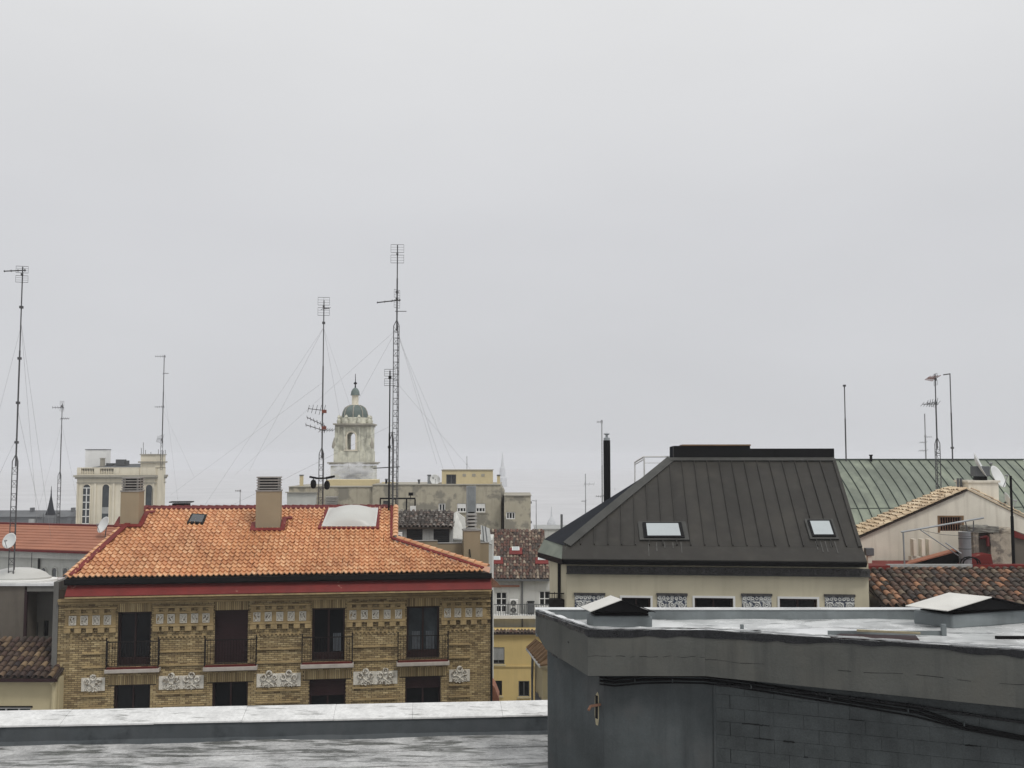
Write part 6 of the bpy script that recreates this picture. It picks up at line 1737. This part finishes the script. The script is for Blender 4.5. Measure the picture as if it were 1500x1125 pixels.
t = mast('tallest lattice mast in front of the long grey block', 579, 762, 53.5, 468, 359,
     [('grid', 372, 3, .68, .42), ('clamp', 428), ('yagi', 440, 184, 1.25, 4, .2, False, .022, m_steel, -.12), ('grid', 438, 60, .5, .4), ('arm', 456, -.1, .5, 0.0, .02), ('arm', 686, -1.2, .2, .08, .03)],
     [(345, 695, 482, 75), (495, 640, 482, 60), (640, 680, 482, 55), (668, 690, 490, 58), (650, 690, 482, 54), (700, 700, 560, 60), (330, 745, 620, 60)], .30, .04)
mast('slim black mast close left of the tallest lattice mast', 569.5, 752, 52.5, 748, 543,
     [('grid', 553, 0, .55, .35), ('clamp', 553), ('clamp', 655)], (), .2, .045, m_black)
mast('ladder-like thin lattice between the two tall centre masts', 573.5, 755, 53.0, 634, 632, [('arm', 634, -.1, .15, 0.0)], (), .2, .02)
mast('tiny aerial on the ridge left of the middle chimney', 351.5, 746, 62.0, 745, 717, [('yagi', 719, 180, .35, 4, .3)], (), .2, .025, m_steel2)
mast('tall thin pole beside the black flue of the dark roof', 882.5, 765, 70.0, 764, 615, [('yagi', 618, 160, .4, 4, .4), ('yagi', 727, 170, .5, 4, .4)], (), .2, .045, m_steel2)
mast('thin aerial with crossbar left of the black flue', 858, 785, 90.0, 784, 694, [('yagi', 709, 0, .9, 3, .8), ('yagi', 734, 175, .4, 4, .4)], (), .2, .045, m_steel2)
mast('lamp-like thin pole right of the lower wing', 785.5, 778, 84.0, 777, 732, [('arm', 733, -.35, .0, -.05)], (), .2, .035, m_steel2)
mast('plain thin pole above the green copper roof', 1239.5, 675, 62.0, 674, 564, [('clamp', 565)], (), .2, .045)
mast('lattice mast with red tipped aerials above the sandy tiles', 1375, 727, 52.0, 640, 548,
     [('grid', 556, 80, .75, .22), ('yagi', 554, 200, .55, 5, .6, False, .02, m_orange), ('yagi', 592, 175, .8, 6, .6), ('yagi', 590, 120, .6, 5, .5, True), ('arm', 664, -.05, .12, 0.0)], (), .24, .04)
mast('bare thin pole with a small hook right of the red tipped aerials', 1395.5, 675, 62.0, 674, 548, [('arm', 549, -.4, .02, .06, .04), ('clamp', 656)], (), .2, .045)
mast('distant thin aerial tree behind the copper roof ridge', 1356.5, 676, 80.0, 675, 606,
     [('yagi', 640, 0, .6, 4, .4), ('yagi', 648, 175, .5, 4, .4), ('yagi', 660, 180, .6, 4, .5)], (), .2, .06, m_steel2)
mast('black upright pole at the right edge beside the crumbling chimney', 1485, 830, 37.6, 829, 697, (), (), .2, .06, m_black)
# cross arm with two small dark dishes on the mast near the bell tower
q = at(470.5, 699, 54.6)
t = thing('aerial_bracket', 'dark cross bracket with two round horns low on the left centre mast', 'bracket', loc=q)
ob('cross_bar', MB().tube((-.62, 0, .02), (-.2, 0, -.06), .06, 6).tube((-.2, 0, -.06), (.3, 0, -.05), .05, 6).tube((.25, 0, -.05), (.72, 0, .05), .07, 6), m_black, t)
for x_, z_ in ((-.42, -.36), (.3, -.42)):
    ob('horn', MB().extr([(x_+.13*math.cos(k*.5236), -.1, z_+.24*math.sin(k*.5236)) for k in range(12)], (.04, .12, 0)).tube((x_, 0, z_+.2), (x_, 0, -.02), .025, 5), m_black, t)
q = at(15.5, 793, 48.45)
dish('satellite_dish', 'round white satellite dish on the tall left mast', q, .38, -12, 22, q.z-.3)
q2 = at(26, 806, 49.6)
pt = tag(ob('roof_spike', MB().tube((0, 0, -.2), (0, 0, 1.6), .02, 5), m_steel), 'thin dark spike beside the white roof dome at left', 'pole')
pt.location = at(45, 858, 51)

# ================================================================== SMOKE AND MIST
def vol(name, mb, dens, col, kind='stuff', noise=None, aniso=0.0):
    m = bpy.data.materials.new(name); m.use_nodes = True
    N, L = m.node_tree.nodes, m.node_tree.links
    N.clear()
    o_ = N.new('ShaderNodeOutputMaterial'); v = N.new('ShaderNodeVolumePrincipled')
    v.inputs['Color'].default_value = (*col, 1); v.inputs['Density'].default_value = dens
    v.inputs['Anisotropy'].default_value = aniso
    L.new(v.outputs[0], o_.inputs['Volume'])
    if noise:
        tc = N.new('ShaderNodeTexCoord'); n = N.new('ShaderNodeTexNoise'); n.inputs['Scale'].default_value = noise
        n.inputs['Detail'].default_value = 3
        L.new(tc.outputs['Object'], n.inputs['Vector'])
        r_ = N.new('ShaderNodeMapRange'); L.new(n.outputs['Fac'], r_.inputs[0])
        r_.inputs[1].default_value = .46; r_.inputs[2].default_value = .68; r_.inputs[3].default_value = 0; r_.inputs[4].default_value = dens
        # fade towards the puff's own rim
        ln = N.new('ShaderNodeVectorMath'); ln.operation = 'LENGTH'; L.new(tc.outputs['Object'], ln.inputs[0])
        r2 = N.new('ShaderNodeMapRange'); L.new(ln.outputs['Value'], r2.inputs[0])
        r2.inputs[1].default_value = .35; r2.inputs[2].default_value = 1.0; r2.inputs[3].default_value = 1; r2.inputs[4].default_value = 0
        mu = N.new('ShaderNodeMath'); mu.operation = 'MULTIPLY'; L.new(r_.outputs[0], mu.inputs[0]); L.new(r2.outputs[0], mu.inputs[1])
        L.new(mu.outputs[0], v.inputs['Density'])
    return ob(name, mb, m, kind=kind)
sph = MB().lathe([(math.sin(a)*1.0+.001, -math.cos(a)) for a in [k*math.pi/8 for k in range(9)]], 0, 0, 14)
sm = vol('smoke', sph, 8.0, (.95, .95, .95), noise=3.0)
q = at(517, 694, 104); sm.location = q; sm.scale = (2.7, 1.4, 1.35)
tag(sm, 'white chimney steam drifting in front of the bell tower base', 'smoke')
hz = vol('haze', MB().box(-2700, 2700, -120, 2700, -1, 40.5), 0.00045, (.84, .85, .88))
